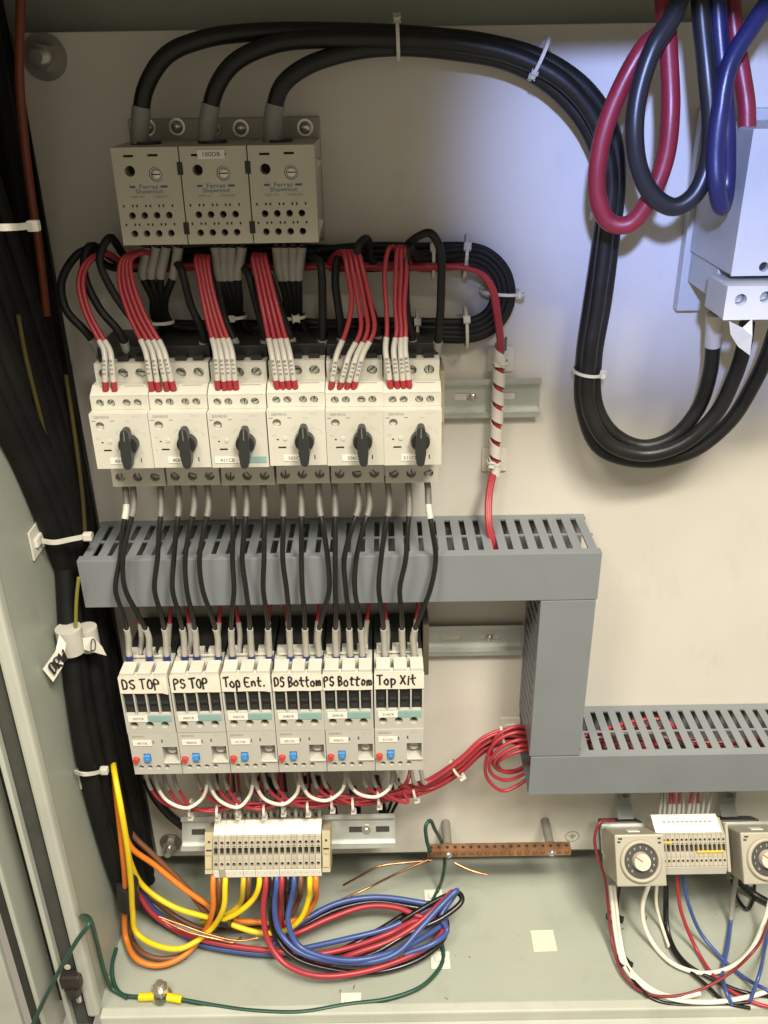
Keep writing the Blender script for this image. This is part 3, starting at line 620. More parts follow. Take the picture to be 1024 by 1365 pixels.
n = len(pl); tg_.add(pl+[a+Vector((0, .0006, 0)) for a in pl], [tuple(range(n)), tuple(range(n, 2*n))[::-1]]+[(i, n+i, n+(i+1) % n, (i+1) % n) for i in range(n)], wsw)
tag(tg_.obj('paper_tag', None, pl[0]), 'ragged pale tag below the disconnect switch terminals', 'tag')

# ================================================================== black supply wires: block -> lower run -> bend -> upper run -> breaker
SR = .0031
sup_m = mat('supply_black', (.010, .010, .010), .55, var=.2, spec=.35)
starts = []
for bx_, tops, bots, cv, tx in ((0, (196, 210, 223, 239), (190, 201, 214, 232), 424, 212), (1, (286, 298, 309, 324), (292, 299, 308, 317), 423, 311), (2, (368, 379, 391, 403), (373, 380, 390, 398), 423, 390)):
    for k in range(4): starts.append((bx_, tops[k], bots[k], tx+(k-1.5)*5.5, cv, k))
ends = [ # drop from the upper run to the top of a breaker (breaker index, x on the run, points)
 (0, 150, [(112, 334, .045), (83, 372, .05), (88, 412, .055), (118, 446, .06), (143, 486, .05)]),
 (0, 165, [(120, 328, .05), (112, 362, .055), (132, 410, .06), (162, 447, .062), (174, 490, .05)]),
 (1, 175, [(146, 317, .055), (133, 345, .062), (150, 388, .066), (187, 440, .066), (218, 492, .05)]),
 (1, 225, [(241, 358, .05), (254, 405, .054), (272, 452, .055), (259, 492, .05)]),
 (2, 270, [(288, 372, .04), (300, 425, .045), (313, 456, .052), (327, 492, .05)]),
 (2, 318, [(331, 365, .05), (343, 410, .052), (353, 450, .055), (352, 492, .05)]),
 (3, 350, [(362, 375, .048), (378, 425, .05), (389, 455, .052), (400, 492, .05)]),
 (3, 410, [(427, 352, .055), (430, 400, .056), (430, 445, .056), (428, 492, .05)]),
 (4, 470, [(452, 342, .045), (447, 372, .05), (453, 425, .052), (458, 492, .05)]),
 (4, 500, [(489, 318, .05), (477, 330, .06), (484, 380, .05), (503, 440, .045), (506, 492, .05)]),
 (5, 560, [(545, 330, .055), (541, 360, .058), (543, 420, .056), (549, 448, .056), (550, 492, .05)]),
 (5, 540, [(556, 316, .06), (574, 311, .066), (586, 330, .068), (588, 390, .066), (585, 445, .062), (579, 490, .05)])]
order = [0, 4, 8, 1, 5, 9, 2, 6, 10, 3, 7, 11]
for j, si in enumerate(order):
    bx_, tx, bxp, cx, cy, k = starts[si]; bi, rx_, drop = ends[j]
    row = j % 4; lay = j // 4; R = 38+7*row+(lay % 2)*3; hh = .008+.0052*lay
    pts = [(tx, 322, .045), ((tx+bxp)/2, 345, .044), (bxp, 366, .042), (cx, 398, .034), (cx+1, cy-4, .026), (cx+8+row*2, 392+R-4, hh+.004), (cx+34, 392+R+1, hh)]
    x = cx+100
    while x < 590: pts.append((x, 392+R+math.sin(x*.02+j)*1.2-(x-400)*.012, hh)); x += 75
    cxb = 622
    for a in (80, 45, 10, -25, -55, -80): pts.append((cxb+R*math.cos(math.radians(a))*.98, 390+R*math.sin(math.radians(a)), hh))
    x = 560
    while x > rx_+45: pts.append((x, 391-R+math.sin(x*.02+j)*1.2, hh)); x -= 75
    pts.append((rx_, 391-R*.8-4, hh+.012)); pts += drop
    wire('supply_wire', pts, SR, sup_m, f'black supply wire from the oval loop down to the top of breaker {IDS[bi]}', 'wire', f'black supply wires to breaker {IDS[bi]}',
         [('grey_sleeve', .004, .029, slv_g, 1.25), ('grey_sleeve', -.026, -.008, slv_g, 1.2), ('ferrule', -.010, 0, ferr_b, 1.5)], k=6, n=8)
# nylon ties on the oval loop
tie((212, 428, .026), 88, .0115, .009, 'white tie gathering wires under the distribution block near the side wall', head=(.5, .6), hs=.8)
tie((311, 421, .026), 90, .0105, .009, 'white tie gathering the wires below the block labelled 100DB', head=(0, 1), hs=1.1)
tie((390, 421, .026), 90, .0105, .009, 'white tie gathering the wires below the end distribution block', head=(-.3, 1), hs=1.1)
for (px, py, an, nm) in ((577, 343, 0, 'on the upper run of the oval loop beside the tall black arch'), (620, 342, -4, 'on the upper run of the oval wire loop near its bend'), (556, 440, 0, 'on the lower run of the oval wire loop under breaker wires'), (621, 437, 3, 'on the lower run of the oval wire loop near its bend')):
    tie((px, py, .016), an, .0165, .0135, f'white cable tie {nm}', head=(.5, .75), hs=.85)
tie((667, 388, .018), 85, .0165, .0135, 'white cable tie at the outermost point of the oval wire loop', head=(-.9, .5), hs=.85)

# ================================================================== red control wires into the auxiliary switches
TIPS = [[(141, 521), (153, 521)], [(203, 520), (212, 521), (223, 520), (232, 520)], [(291, 519), (300, 520), (307, 519), (315, 519)], [(370, 519), (378, 520), (386, 519), (394, 519)], [(441, 520), (452, 521), (462, 521), (471, 520)], [(521, 518), (530, 519), (538, 519), (546, 518)]]
SLT = [[(139, 468), (147, 468)], [(194, 468), (203, 468), (211, 467), (218, 466)], [(287, 468), (294, 468), (302, 468), (309, 468)], [(362, 470), (370, 470), (378, 470), (386, 470)], [(449, 473), (465, 475), (475, 475), (484, 472)], [(514, 466), (525, 466), (534, 466), (540, 464)]]
RR = .00185
RUN = [(600, 355, .033), (640, 364, .033), (656, 384, .034), (663, 420, .030), (667, 452, .018), (667, 470, .012), (664, 540, .012), (659, 622, .012), (652, 660, .022), (652, 700, .038), (660, 735, .045)]
for bi in range(6):
    for k in range(len(TIPS[bi])):
        tx, ty = TIPS[bi][k]; sx, sy = SLT[bi][k]; e = k-1.5
        if bi == 0: up_ = [(138+6*k, 338, .05), (118+5*k, 346, .056), (105+6*k, 372, .062), (113+6*k, 415, .07), (130+7*k, 450, .076)]; rx_ = 170
        elif bi == 1: up_ = [(186+3*k, 336, .05), (163+4*k, 346, .06), (159+6*k, 375, .066), (172+7*k, 420, .073)]; rx_ = 215
        elif bi == 2: up_ = [(262+5*k, 342, .05), (266+5*k, 375, .06), (276+6*k, 425, .072)]; rx_ = 290
        elif bi == 3: up_ = [(338+5*k, 340, .05), (343+6*k, 375, .06), (354+7*k, 430, .074)]; rx_ = 365
        elif bi == 4: up_ = [(458+6*k, 336, .058), (463+7*k, 360, .066), (469+8*k, 400, .07), (472+9*k-(10 if k == 0 else 0), 440, .074)]; rx_ = 440
        else: up_ = [(526+5*k-(6 if k == 0 else 0), 330, .056), (521+7*k-(8 if k == 0 else 0), 360, .06), (521+6*k-(6 if k == 0 else 0), 410, .068), (523+6*k-(7 if k == 0 else 0), 440, .074)]; rx_ = 555
        q = [(rx_, 352+2.2*k, .026)]+up_+[(sx, sy, .080), ((sx+tx)/2, (sy+ty)/2, .086), (tx, ty, .0875)]
        if k == 0:
            pre = []; x = 560+8*bi % 20
            while x > rx_+50: pre.append((x, 353+bi*1.2, .032+.0008*(bi % 3))); x -= 80
            off = [((bi % 3)-1)*2.2, (bi//3)*.0034]
            q = [(a+off[0], c_, h+off[1]) for a, c_, h in RUN[::-1]]+pre+q
        else: q = [(rx_+70, 350+2*k, .020)]+q
        wo = wire('control_wire', q, RR, red_m, f'red control wire with white numbered sleeve on breaker {IDS[bi]}', 'wire', f'red control wires on breaker {IDS[bi]}',
             [('number_sleeve', -.039, -.0068, slv_w, 1.22), ('ferrule', -.0072, 0, ferr_r, 1.35)], k=6, n=8)
        # printed wire numbers on the sleeve
        path = [pt(a)-wo.location for a in q[-3:]]
        cc = path[1]; d = (path[2]-path[0]).normalized()
        nb = B()
        for a in range(4):
            z = cc+d*(-.008+a*.0032); nb.add([z+Vector((-.0011, -RR*1.24, .0010)), z+Vector((.0011, -RR*1.24, .0010)), z+Vector((.0011, -RR*1.24, -.0007)), z+Vector((-.0011, -RR*1.24, -.0007))], [(3, 2, 1, 0)], print_m)
        part('number_print', nb.mesh('number_print'), wo)
# spiral wrap round the red drop
cpath = smooth_path([pt(a) for a in ((667, 458, .0135), (664, 530, .0135), (661, 590, .0135), (659, 628, .0135))], 40)
L = [0]
for a, c_ in zip(cpath[:-1], cpath[1:]): L.append(L[-1]+(c_-a).length)
sw = B(); pitch = .0165; n = 26; rr = .0047; vs = []; st = 420
for i in range(st+1):
    s_ = L[-1]*i/st; k = max(j for j in range(len(L)) if L[j] <= s_+1e-9); k = min(k, len(cpath)-2); p0 = cpath[k].lerp(cpath[k+1], (s_-L[k])/max(1e-9, L[k+1]-L[k])); t_ = (cpath[k+1]-cpath[k]).normalized()
    a_ = Vector((1, 0, 0)); a_ = (a_-t_*a_.dot(t_)).normalized(); b_ = t_.cross(a_); ph = -s_/pitch*2*math.pi
    d = a_*math.cos(ph)+b_*math.sin(ph); hw = pitch*(.36)
    vs += [p0+d*rr-t_*hw, p0+d*rr+t_*hw, p0+d*(rr+.0007)+t_*hw, p0+d*(rr+.0007)-t_*hw]
sw.add(vs, [(4*i+j, 4*i+(j+1) % 4, 4*i+4+(j+1) % 4, 4*i+4+j) for i in range(st) for j in range(4)], mat('spiral_white', (.66, .62, .56), .4, var=.05), False)
tag(sw.obj('spiral_wrap', None, cpath[0]), 'white spiral wrap with red wires showing between its turns', 'cable wrap')
for px, py, nm in ((667, 478, 'tan adhesive mount behind the start of the spiral wrap'), (659, 612, 'tan adhesive mount behind the lower end of the spiral wrap')):
    adhesive_mount(P(px, py, .0005), (0, -1, 0), (0, 0, 1), .022, nm)
    tie((px, py+4, .0125), 88, .0062, .0062, nm.replace('tan adhesive mount behind', 'small white tie round'), head=(.4, 1), hs=.7)

# ================================================================== motor wires breaker -> contactor
TX = [168.5, 178.5, 215, 238.6, 259, 278, 311.5, 329, 352.5, 378, 402, 426, 447, 478, 492.5, 519, 546, 571.6]
MX = [(160, 154), (164, 167), (210, 206), (232, 230), (247, 249), (266, 270), (310, 312), (323, 328), (352, 351), (377, 382), (402, 403), (437, 439), (447, 447), (459, 461), (475, 473), (508, 505), (541, 533), (581, 574)]
BX = [171, 198, 221, 245, 261, 290, 308.5, 334, 358, 386, 407, 424, 447, 466, 482, 512, 536, 551]
MR = .0022
for j in range(18):
    i = j//3; a, c_ = MX[j]; bl = BX[j]
    ex = XC+i*WC+wc*(.17, .49, .80)[j % 3]
    pts = [(TX[j]-3, 634, .062), (TX[j]-1, 652, .066), (TX[j], 676, .074), ((TX[j]+a)/2, 706, .083), (a, 745, .086+.004*math.sin(j*1.7)), (c_, 785, .089), ((c_+bl)/2+(-1 if c_ > bl else 1), 818, .086), (bl, 848, .079), (bl+1, 866, .0765)]
    e = P(bl+2, 884, .0775); pts.append(Vector((e.x, e.y, e.z)))
    wire('motor_wire', pts, MR, bwire_m, f'black motor wire over the duct from breaker {IDS[i]} to its contactor', 'wire', f'black motor wires from breaker {IDS[i]}',
         [('grey_sleeve', 0, .034, slv_d, 1.25)]+([('white_sleeve', .024, .036, slv_w, 1.32)] if j in (0, 17) else [])+[('white_sleeve', -.040, -.007, mat('sleeve_pale', (.42, .405, .35), .5, var=.1), 1.3), ('ferrule', -.008, 0, ferr_b, 1.55)], n=8)
# coil wires behind, dropping out of the duct
for j in range(12):
    i = j//2; x = XC+i*WC+wc*(.30, .86)[j % 2]
    z0 = ZK+.062; a = Vector((x, -.035, zb+.012)); b_ = Vector((x+.004*(1 if j % 2 else -1), -.045, z0-.01)); c_ = Vector((x, -.060, ZK+ZT+.008)); d_ = Vector((x-.001, -.070, ZK+ZT-.006))
    wire('coil_wire', [a, b_, c_, d_], RR, red_m, f'red coil wire with grey sleeve behind the {NAMES[i]} contactor', 'wire', f'red coil wires of the {NAMES[i]} contactor', [('grey_sleeve', -.030, -.002, slv_g, 1.3)], n=8)

# ================================================================== wires under the overload relays
olx = lambda i, u: XC+i*WC+wc*u
zo = ZK-HK-OH
def OLP(i, u, h, dz): return Vector((olx(i, u), -h, zo+dz))
arcs = [((211, 1050), (224, 1068), (250, 1077), (268, 1066), (276, 1046)), ((281, 1050), (294, 1068), (318, 1076), (332, 1062), (337, 1044)), ((342, 1048), (354, 1066), (378, 1072), (394, 1060), (399, 1042)), ((403, 1046), (414, 1062), (436, 1067), (454, 1056), (460, 1040)), ((466, 1044), (478, 1058), (502, 1062), (518, 1052), (523, 1038))]
for i, a in enumerate(arcs):
    pts = [P(a[0][0]-5, 1026, .07)]+[(x, y, .074+(.006 if k == 2 else 0)) for k, (x, y) in enumerate(a)]+[P(a[-1][0]-1, 1020, .07)]
    wire('jumper_wire', pts, .0018, white_w, f'white jumper arc between overload relays {OLS[i]} and {OLS[i+1]}', 'wire', 'white jumper arcs under the overload relays', [('grey_sleeve', .002, .022, slv_g, 1.2), ('grey_sleeve', -.020, -.001, slv_g, 1.2)], n=8)
for i in range(6):
    for k in range(3):
        x0 = 196+66*i+(0, 25, 38)[k]-(2 if k else 0); y0 = 1026-i*.8
        dy = 1081-i*3.2+k*2-1; rank = (i*3+k)
        pts = [P(x0-2, y0-5, .06), (x0+1, y0+14, .064), (x0+6, y0+26, .066), (x0+22, dy-10, .067), (x0+48, dy-2, .063+.001*k)]
        x = x0+90
        while x < 500: pts.append((x, 1083-(x-200)*.052-(i+k) % 4*2.6+((x*7) % 5-2)*.5, .058+.003*((rank) % 3))); x += 62
        oy = ((rank*5) % 7-3)*3.4; oh = .0035*((rank*3) % 4)
        if i == 5: pts = pts[:2]+[(x0+4, y0+22, .064)]
        if rank % 2 == 0 or i == 5:
            pts += [q_ for q_ in [(538, 1058+oy*.5, .056+oh*.5), (573, 1046+oy*.8, .050+oh*.5), (612, 1022+oy, .044+oh), (646, 992+oy, .036+oh), (676, 981+oy*.9, .03+oh), (700, 984+oy, .032+oh), (722, 992+oy, .03+oh)] if q_[0] > pts[-1][0]+8 or i < 5]
        else: pts += [(524, 1060+oy*.4, .052), (540, 1048+oy*.3, .036), (546, 1030, .026), (548, 1008, .02)]
        wire('control_wire', pts, .0017, red_m, f'red control wire leaving the bottom of overload relay {OLS[i]}', 'wire', f'red control wires under overload relay {OLS[i]}', [('grey_sleeve', .003, .026, slv_g, 1.25)], k=6, n=8)
coil = [[(718, 985, .045), (690, 976, .052), (662, 988, .056), (648, 1014, .056), (650, 1038, .054), (670, 1054, .052), (692, 1046, .048), (722, 1022, .036)],
        [(718, 992, .048), (694, 986, .056), (668, 996, .059), (653, 1016, .059), (656, 1032, .056), (674, 1040, .052), (694, 1034, .046), (722, 1012, .034)],
        [(718, 998, .05), (696, 994, .058), (674, 1002, .060), (660, 1014, .059), (662, 1024, .052), (680, 1030, .044), (700, 1024, .036), (722, 1006, .03)],
        [(718, 1003, .05), (700, 1000, .058), (680, 1006, .060), (664, 1016, .056), (672, 1028, .044), (694, 1026, .036), (722, 1014, .03)],
        [(718, 978, .042), (692, 968, .045), (664, 980, .05), (655, 1004, .048), (664, 1026, .042), (690, 1026, .038), (722, 1002, .03)]]
for k, c_ in enumerate(coil): wire('coiled_wire', c_, .0018, red_m, 'red wire coiled at the mouth of the upright duct', 'wire', 'coiled red wires at the upright duct', n=8)
adhesive_mount(P(680, 966, .0005), (0, -1, 0), (0, 0, 1), .021, 'tan adhesive mount above the coiled red wires')
for (px, py, an, nm, ra, rb) in ((255, 1077, 0, 'under the arc between 401OL and 406OL', .0075, .010), (291, 1079, 2, 'on the red run below relay 406OL', .0062, .009), (318, 1076, 2, 'under the arc between 406OL and 411OL', .0075, .01), (353, 1078, 2, 'on the red run below relay 411OL', .0062, .009), (378, 1072, 3, 'under the arc between 411OL and 501OL', .0075, .01), (411, 1074, 3, 'on the red run below relay 501OL', .0065, .009), (443, 1067, 3, 'under the arc between 501OL and 506OL', .0085, .01), (471, 1070, 4, 'on the red run below relay 506OL', .0065, .009), (505, 1062, 5, 'under the arc between 506OL and 511OL', .0085, .01), (553, 1053, 14, 'by relay 511OL', .0095, .010), (609, 1024, 35, 'half way up the red bundle to the duct', .0105, .009), (671, 984, 12, 'at the top of the red bundle by its adhesive mount', .0115, .011)):
    tie((px, py, .064 if px < 540 else .052 if px < 580 else .047 if px < 640 else .038), an, ra, rb, f'white tie {nm}', clear_m if px < 560 else tie_m, head=(-.9, .55), hs=.8)

# black flexible conduits behind the terminal strip
for pts, nm in (([(196, 1040, .02), (205, 1060, .022), (225, 1085, .024), (250, 1106, .026), (268, 1125, .02)], 'thick black cable passing behind the terminal strip from the side bundle'),
                ([(402, 1040, .025), (425, 1040, .03), (440, 1060, .034), (446, 1088, .036), (457, 1106, .036), (470, 1104, .034), (476, 1080, .03), (470, 1050, .022)], 'thick black cable bent in a U above the terminal rail'),
                ([(500, 1036, .02), (506, 1060, .024), (512, 1090, .028), (514, 1115, .02)], 'thick black cable dropping behind the rail below relay 511OL'),
                ([(346, 1036, .012), (362, 1044, .02), (372, 1060, .02), (372, 1095, .02)], 'thick black cable hidden behind the middle of the terminal strip')):
    wire('black_cable', pts, .0045, bcable_m, nm, 'cable', n=12)

for dx, nm in ((0, 'slim black wire dropping behind the rail end'), (9, 'slim black wire hooking behind the rail end beside another')):
    wire('black_wire', [(522+dx, 1038, .03), (524+dx, 1060, .034), (518+dx*.7, 1080, .034), (512+dx*.5, 1098, .03), (508+dx*.5, 1112, .02)], .0017, bwire_m, nm, 'wire', n=8)
tie((516, 1096, .031), 70, .0062, .0045, 'white tie on the slim black wires at the rail end', head=(.8, .6), hs=.8)
# ================================================================== terminal strip on its tilted rail
TILT = math.radians(-30)
def frame_at(px, py, h): return P(px, py, h)
TC = P(356, 1134, .085)
rl = .0 
rt_ = thing('mounting_rail', 'tilted zinc rail carrying the long terminal strip', 'mounting rail', TC+Vector((0, .038, -.012)), TILT)
b = B(); xa = P(245, 1128, .05).x-TC.x; xb2 = P(527, 1124, .05).x-TC.x
b.holed(xa, xb2, -.0135, .0135, -.0012, 0, [('r', xa+.010, xa+.024, -.003, .003, .001), ('r', xb2-.02, xb2-.006, -.003, .003, .001), ('r', xb2-.048, xb2-.034, -.003, .003, .001)], steel_m, back=True)
for sg in (1, -1): b.box(xa, xb2, -.0075, -.0004, sg*.0125, sg*.0135, steel_m).box(xa, xb2, -.0075, -.0064, sg*.0136, sg*.0175, steel_m)
b.obj('rail', rt_)
B().cyl((xb2-.030, -.0012, 0), (0, -1, 0), .0048, .0048, .0012, bolt_m, 18).dome((xb2-.030, -.0024, 0), (0, -1, 0), .0040, .003, bolt_m).obj('screw', rt_)
for xx in (xa+.02, xb2-.030): B().box(xx-.009, xx+.009, .0005, .016, -.012, .012, plate_m, .001).obj('bracket_foot', rt_)
ts = thing('terminal_strip', 'long strip of beige rail terminals above the coloured motor wires', 'terminal strip', TC, TILT)
NT = 18; TW = (P(428, 1132, .085).x-P(283, 1132, .085).x)/NT; hT = .029
def terminal_mesh(tw, m, hT=.029):
    b = B(); g = tw*.47
    b.holed(-g, g, -hT*.62, hT*.45, 0, .034, [('c', 0, hT*.27, tw*.29, .005), ('c', 0, -hT*.45, tw*.29, .005), ('r', -tw*.34, tw*.34, -hT*.13, hT*.11, .006), ('r', -tw*.16, tw*.22, hT*.12+.0002, hT*.17, .003)], m)
    b.prism([(.0005, hT*.455), (.0130, hT*.95), (.034, hT*.95), (.034, hT*.455)], -g, g, m, 'yz')
    b.prism([(.0005, -hT*.625), (.0065, -hT*.96), (.034, -hT*.96), (.034, -hT*.625)], -g, g, m, 'yz')
    b.box(-g*.7, g*.7, -.0006, .001, -hT*.30, -hT*.24, m)
    return b.mesh('terminal')
tm = terminal_mesh(TW, cream_m)
marker = B()
def slab(u0_, u1_, y0, z0, y1, z1, m, th=.0006):
    d = Vector((0, y1-y0, z1-z0)); nn = Vector((0, -d.z, d.y)).normalized()*th; 
    if nn.y > 0: nn = -nn
    v = [Vector((u0_, y0, z0)), Vector((u1_, y0, z0)), Vector((u1_, y1, z1)), Vector((u0_, y1, z1))]; v = v+[a+nn for a in v]
    return v, [(4, 5, 6, 7), (0, 1, 5, 4), (1, 2, 6, 5), (2, 3, 7, 6), (3, 0, 4, 7)]
def strip_label(parent, x0, x1, hT, lower, m, segs):
    for a, c_ in segs:
        u0_ = x0+(x1-x0)*a+.0002; u1_ = x0+(x1-x0)*c_-.0002
        if lower: v, f = slab(u0_, u1_, .0010, -hT*.655, .0060, -hT*.93, m)
        else: v, f = slab(u0_, u1_, .0022, hT*.52, .0122, hT*.92, m)
        bb = B(); bb.add(v, f, m); bm = bmesh.new(); bm.free(); bb.obj('marker_strip', parent)
xs0 = -NT*TW/2
for k in range(NT): part('terminal', tm, ts, (xs0+(k+.5)*TW, 0, 0))
strip_label(ts, xs0, -xs0, hT, False, paper_m, [(0, 1/18), (1/18, 2/18), (2/18, 5/18), (5/18, 1)])
strip_label(ts, xs0, -xs0, hT, True, paper_m, [(0, 1/18), (2/18, 5/18), (5/18, 7/18), (7/18, 11/18), (11/18, 1)])
for k in range(2, 18):
    v, f = text_geo(str(k-1), .0026); bb = B(); bb.add([(a[0], 0, a[2]) for a in v], f, print_m); o = part('number_print', bb.mesh('number_print'), ts, (xs0+(k+.5)*TW, .0027, -hT*.79)); o.rotation_euler = (math.radians(32), 0, 0)
for sg in (-1, 1):
    b = B().holed(-.004, .004, -hT*.8, hT*.62, .004, .036, [('c', 0, hT*.27, .0014, .004), ('r', -.003, .003, -hT*.05, hT*.02, .003)], clampy_m).box(-.0032, .0032, .0015, .004, -hT*.6, -hT*.2, clampy_m).box(-.0032, .0032, .0025, .004, -hT*.15, -hT*.08, clampy_m)
    part('end_clamp', b.mesh('end_clamp'), ts, (sg*(-xs0+.0046), 0, 0))
RM = Matrix.Rotation(TILT, 3, 'X')
def tloc(x, y, z, base=None): return (base or TC)+RM @ Vector((x, y, z))
for k in range(NT):
    x = xs0+(k+.5)*TW; a = tloc(x, .019, hT*.90); jig = random.uniform(-.004, .004)
    wire('terminal_wire', [a+Vector((0, -.001, -.004)), a+Vector((jig*.3, 0, .012)), a+Vector((jig, .012, .026)), Vector((x+TC.x+jig*2, -.028, zo+.010))], .0016, red_m if k % 3 else bwire_m, ('red' if k % 3 else 'black')+' wire in a grey sleeve entering the top of the terminal strip', 'wire', ('red' if k % 3 else 'black')+' wires above the terminal strip', [('grey_sleeve', 0, .034, slv_g if k % 2 else slv_d, 1.3)], n=8)

# ================================================================== motor leads below the strip
LW = .0029
def tstart(px): 
    c_ = P(px, 1166, .085); return [tloc(c_.x-TC.x, .012, -hT*.80), tloc(c_.x-TC.x, .008, -hT*1.25)]
def lead(px, pts, m, label, group=None, r=LW, sl=()): return wire('motor_lead', (tstart(px) if px else [])+pts, r, m, label, 'wire', group, sl, n=10)
f = lambda x, y, dz=.018: (x, y, 'f', dz)
# outer lead loops by the side wall
lead(286, [(284, 1212, .098), f(270, 1246, .022), f(245, 1274, .014), f(212, 1287, .012), f(183, 1279, .016), (168, 1250, .09), (166, 1215, .086), (167, 1180, .09), (162, 1120, .094), (155, 1060, .080), (150, 1015, .05), (147, 975, .01)], org_m, 'orange lead in the outermost loop by the side wall')
lead(302, [(298, 1210, .102), f(276, 1244, .03), f(242, 1264, .026), f(208, 1260, .026), (182, 1243, .096), (177, 1215, .094), (175, 1180, .098), (170, 1130, .103), (161, 1075, .100), (153, 1032, .080), (150, 1008, .05), (149, 985, .01)], yel_m, 'yellow lead in the loop just inside the orange one')
lead(294, [(290, 1214, .09), f(270, 1250, .016), f(246, 1272, .008), f(215, 1278, .008), f(190, 1270, .01), (174, 1246, .078), (169, 1215, .066), (168, 1180, .056), (162, 1110, .05), (156, 1050, .046), (150, 990, .04)], brn_m, 'brown lead looping between the orange and yellow ones')
lead(414, [(412, 1196, .096), (400, 1226, .1), (376, 1242, .1), (345, 1243, .098), (316, 1235, .095), (298, 1227, .092), (270, 1221, .088), (230, 1208, .08), (192, 1182, .07), (175, 1152, .072), (168, 1120, .07), (160, 1075, .05), (156, 1040, .02)], yel_m, 'long yellow lead sweeping under the terminal strip through a black tape wrap')
lead(422, [(420, 1200, .088), (404, 1222, .09), (380, 1230, .09), (345, 1229, .088), (312, 1226, .086), (290, 1214, .084), (250, 1188, .078), (205, 1152, .07), (174, 1128, .07), (164, 1095, .06), (158, 1060, .04), (155, 1035, .015)], org_m, 'long orange lead sweeping under the terminal strip through a black tape wrap')
lead(326, [(319, 1206, .09), (304, 1218, .092), (290, 1224, .09), (270, 1228, .08)], mat('wire_ochre', (.55, .40, .02), .42), 'short ochre yellow lead curving into the black tape wrap')
lead(347, [(338, 1198, .098), (318, 1216, .1), (302, 1224, .098), (280, 1229, .088)], yel_m, 'short yellow lead curving into the black tape wrap')
lead(333, [(326, 1208, .08), (308, 1224, .084), (280, 1220, .08), (246, 1180, .07), (205, 1140, .062), (175, 1110, .055), (160, 1070, .048)], brn_m, 'brown lead running up beside the long orange one')
lead(402, [(398, 1200, .08), (385, 1222, .08), (350, 1236, .078), (310, 1238, .076), (270, 1238, .07), (235, 1222, .064), (205, 1200, .058), (186, 1190, .055)], brn_m, 'brown lead lying low under the terminal strip')
# leads from the tape sleeve into the big loops
lead(None, [(183, 1186, .062), (198, 1212, .07), (228, 1236, .076), f(268, 1252, .022), f(318, 1262, .02), f(370, 1268, .02), f(420, 1272, .02), f(470, 1262, .022), f(520, 1244, .03), f(552, 1228, .03), f(578, 1224, .03)], red_m, 'red lead leaving the black sleeve and running along the floor')
lead(None, [(188, 1183, .06), (200, 1206, .064), (226, 1232, .07), f(262, 1256, .012), f(316, 1268, .012), f(372, 1271, .014), f(415, 1262, .02), f(460, 1252, .026), f(515, 1238, .028), f(556, 1219, .032), f(585, 1206, .034)], blue_m, 'blue lead leaving the black sleeve and running along the floor')
lead(None, [(185, 1196, .05), (205, 1222, .058), (240, 1245, .064), f(290, 1262, .007), f(350, 1268, .008), f(410, 1276, .01), f(450, 1268, .012), f(505, 1240, .018), f(545, 1216, .022), f(575, 1204, .026), f(592, 1212, .026)], bwire_m, 'black lead leaving the black sleeve and running along the floor')
# big loops
lead(370, [(366, 1206, .1), (372, 1240, .11), f(398, 1268, .034), f(445, 1281, .03), f(500, 1281, .03), f(532, 1268, .034), f(560, 1238, .045), f(590, 1205, .055), f(609, 1187, .062), f(604, 1196, .05), f(588, 1222, .04), f(596, 1240, .03), f(580, 1256, .028), f(540, 1272, .022)], blue_m, 'blue lead in the big floor loop with its fold standing highest')
lead(356, [(351, 1212, .104), (357, 1252, .116), f(378, 1283, .026), f(418, 1300, .022), f(470, 1298, .02), f(528, 1282, .02), f(574, 1259, .022), f(592, 1238, .026), f(590, 1220, .03), f(562, 1222, .034), f(530, 1210, .036), f(490, 1208, .036), f(440, 1224, .032), f(395, 1244, .028), f(360, 1252, .02)], red_m, 'red lead forming the outermost curve of the big floor loop')
lead(377, [(374, 1216, .09), (380, 1250, .1), f(400, 1278, .014), f(440, 1283, .016), f(470, 1272, .028), f(520, 1254, .034), f(556, 1232, .042), f(588, 1203, .052), f(603, 1189, .058), f(598, 1198, .048), f(578, 1222, .03), f(586, 1248, .014), f(560, 1272, .01)], red_m, 'red lead climbing straight through the middle of the big floor loop')
lead(393, [(388, 1200, .098), (384, 1228, .108), f(396, 1258, .04), f(420, 1272, .034), f(470, 1280, .034), f(520, 1270, .032), f(560, 1252, .03), f(592, 1228, .03), f(594, 1212, .034), f(560, 1203, .04), f(500, 1196, .044), f(450, 1204, .044), f(410, 1224, .038), f(380, 1246, .03), f(362, 1262, .018)], blue_m, 'blue lead arching over the far side of the big floor loop')
lead(364, [(360, 1212, .094), (368, 1248, .104), f(392, 1276, .02), f(440, 1292, .012), f(500, 1296, .01), f(556, 1280, .012), f(588, 1256, .016), f(596, 1234, .02), f(588, 1214, .028), f(556, 1210, .034), f(500, 1202, .038), f(450, 1212, .036), f(408, 1232, .03), f(375, 1250, .022)], bwire_m, 'black lead following the blue one round the big floor loop')
lead(385, [(382, 1210, .082), (386, 1244, .094), f(410, 1270, .022), f(455, 1282, .02), f(495, 1272, .028), f(545, 1244, .036), f(592, 1222, .042), f(616, 1200, .05), f(612, 1191, .052), f(596, 1194, .048), f(575, 1204, .042), f(545, 1222, .034), f(510, 1246, .02), f(455, 1268, .012), f(400, 1276, .007)], bwire_m, 'black lead with its fold poking out past the big floor loop')
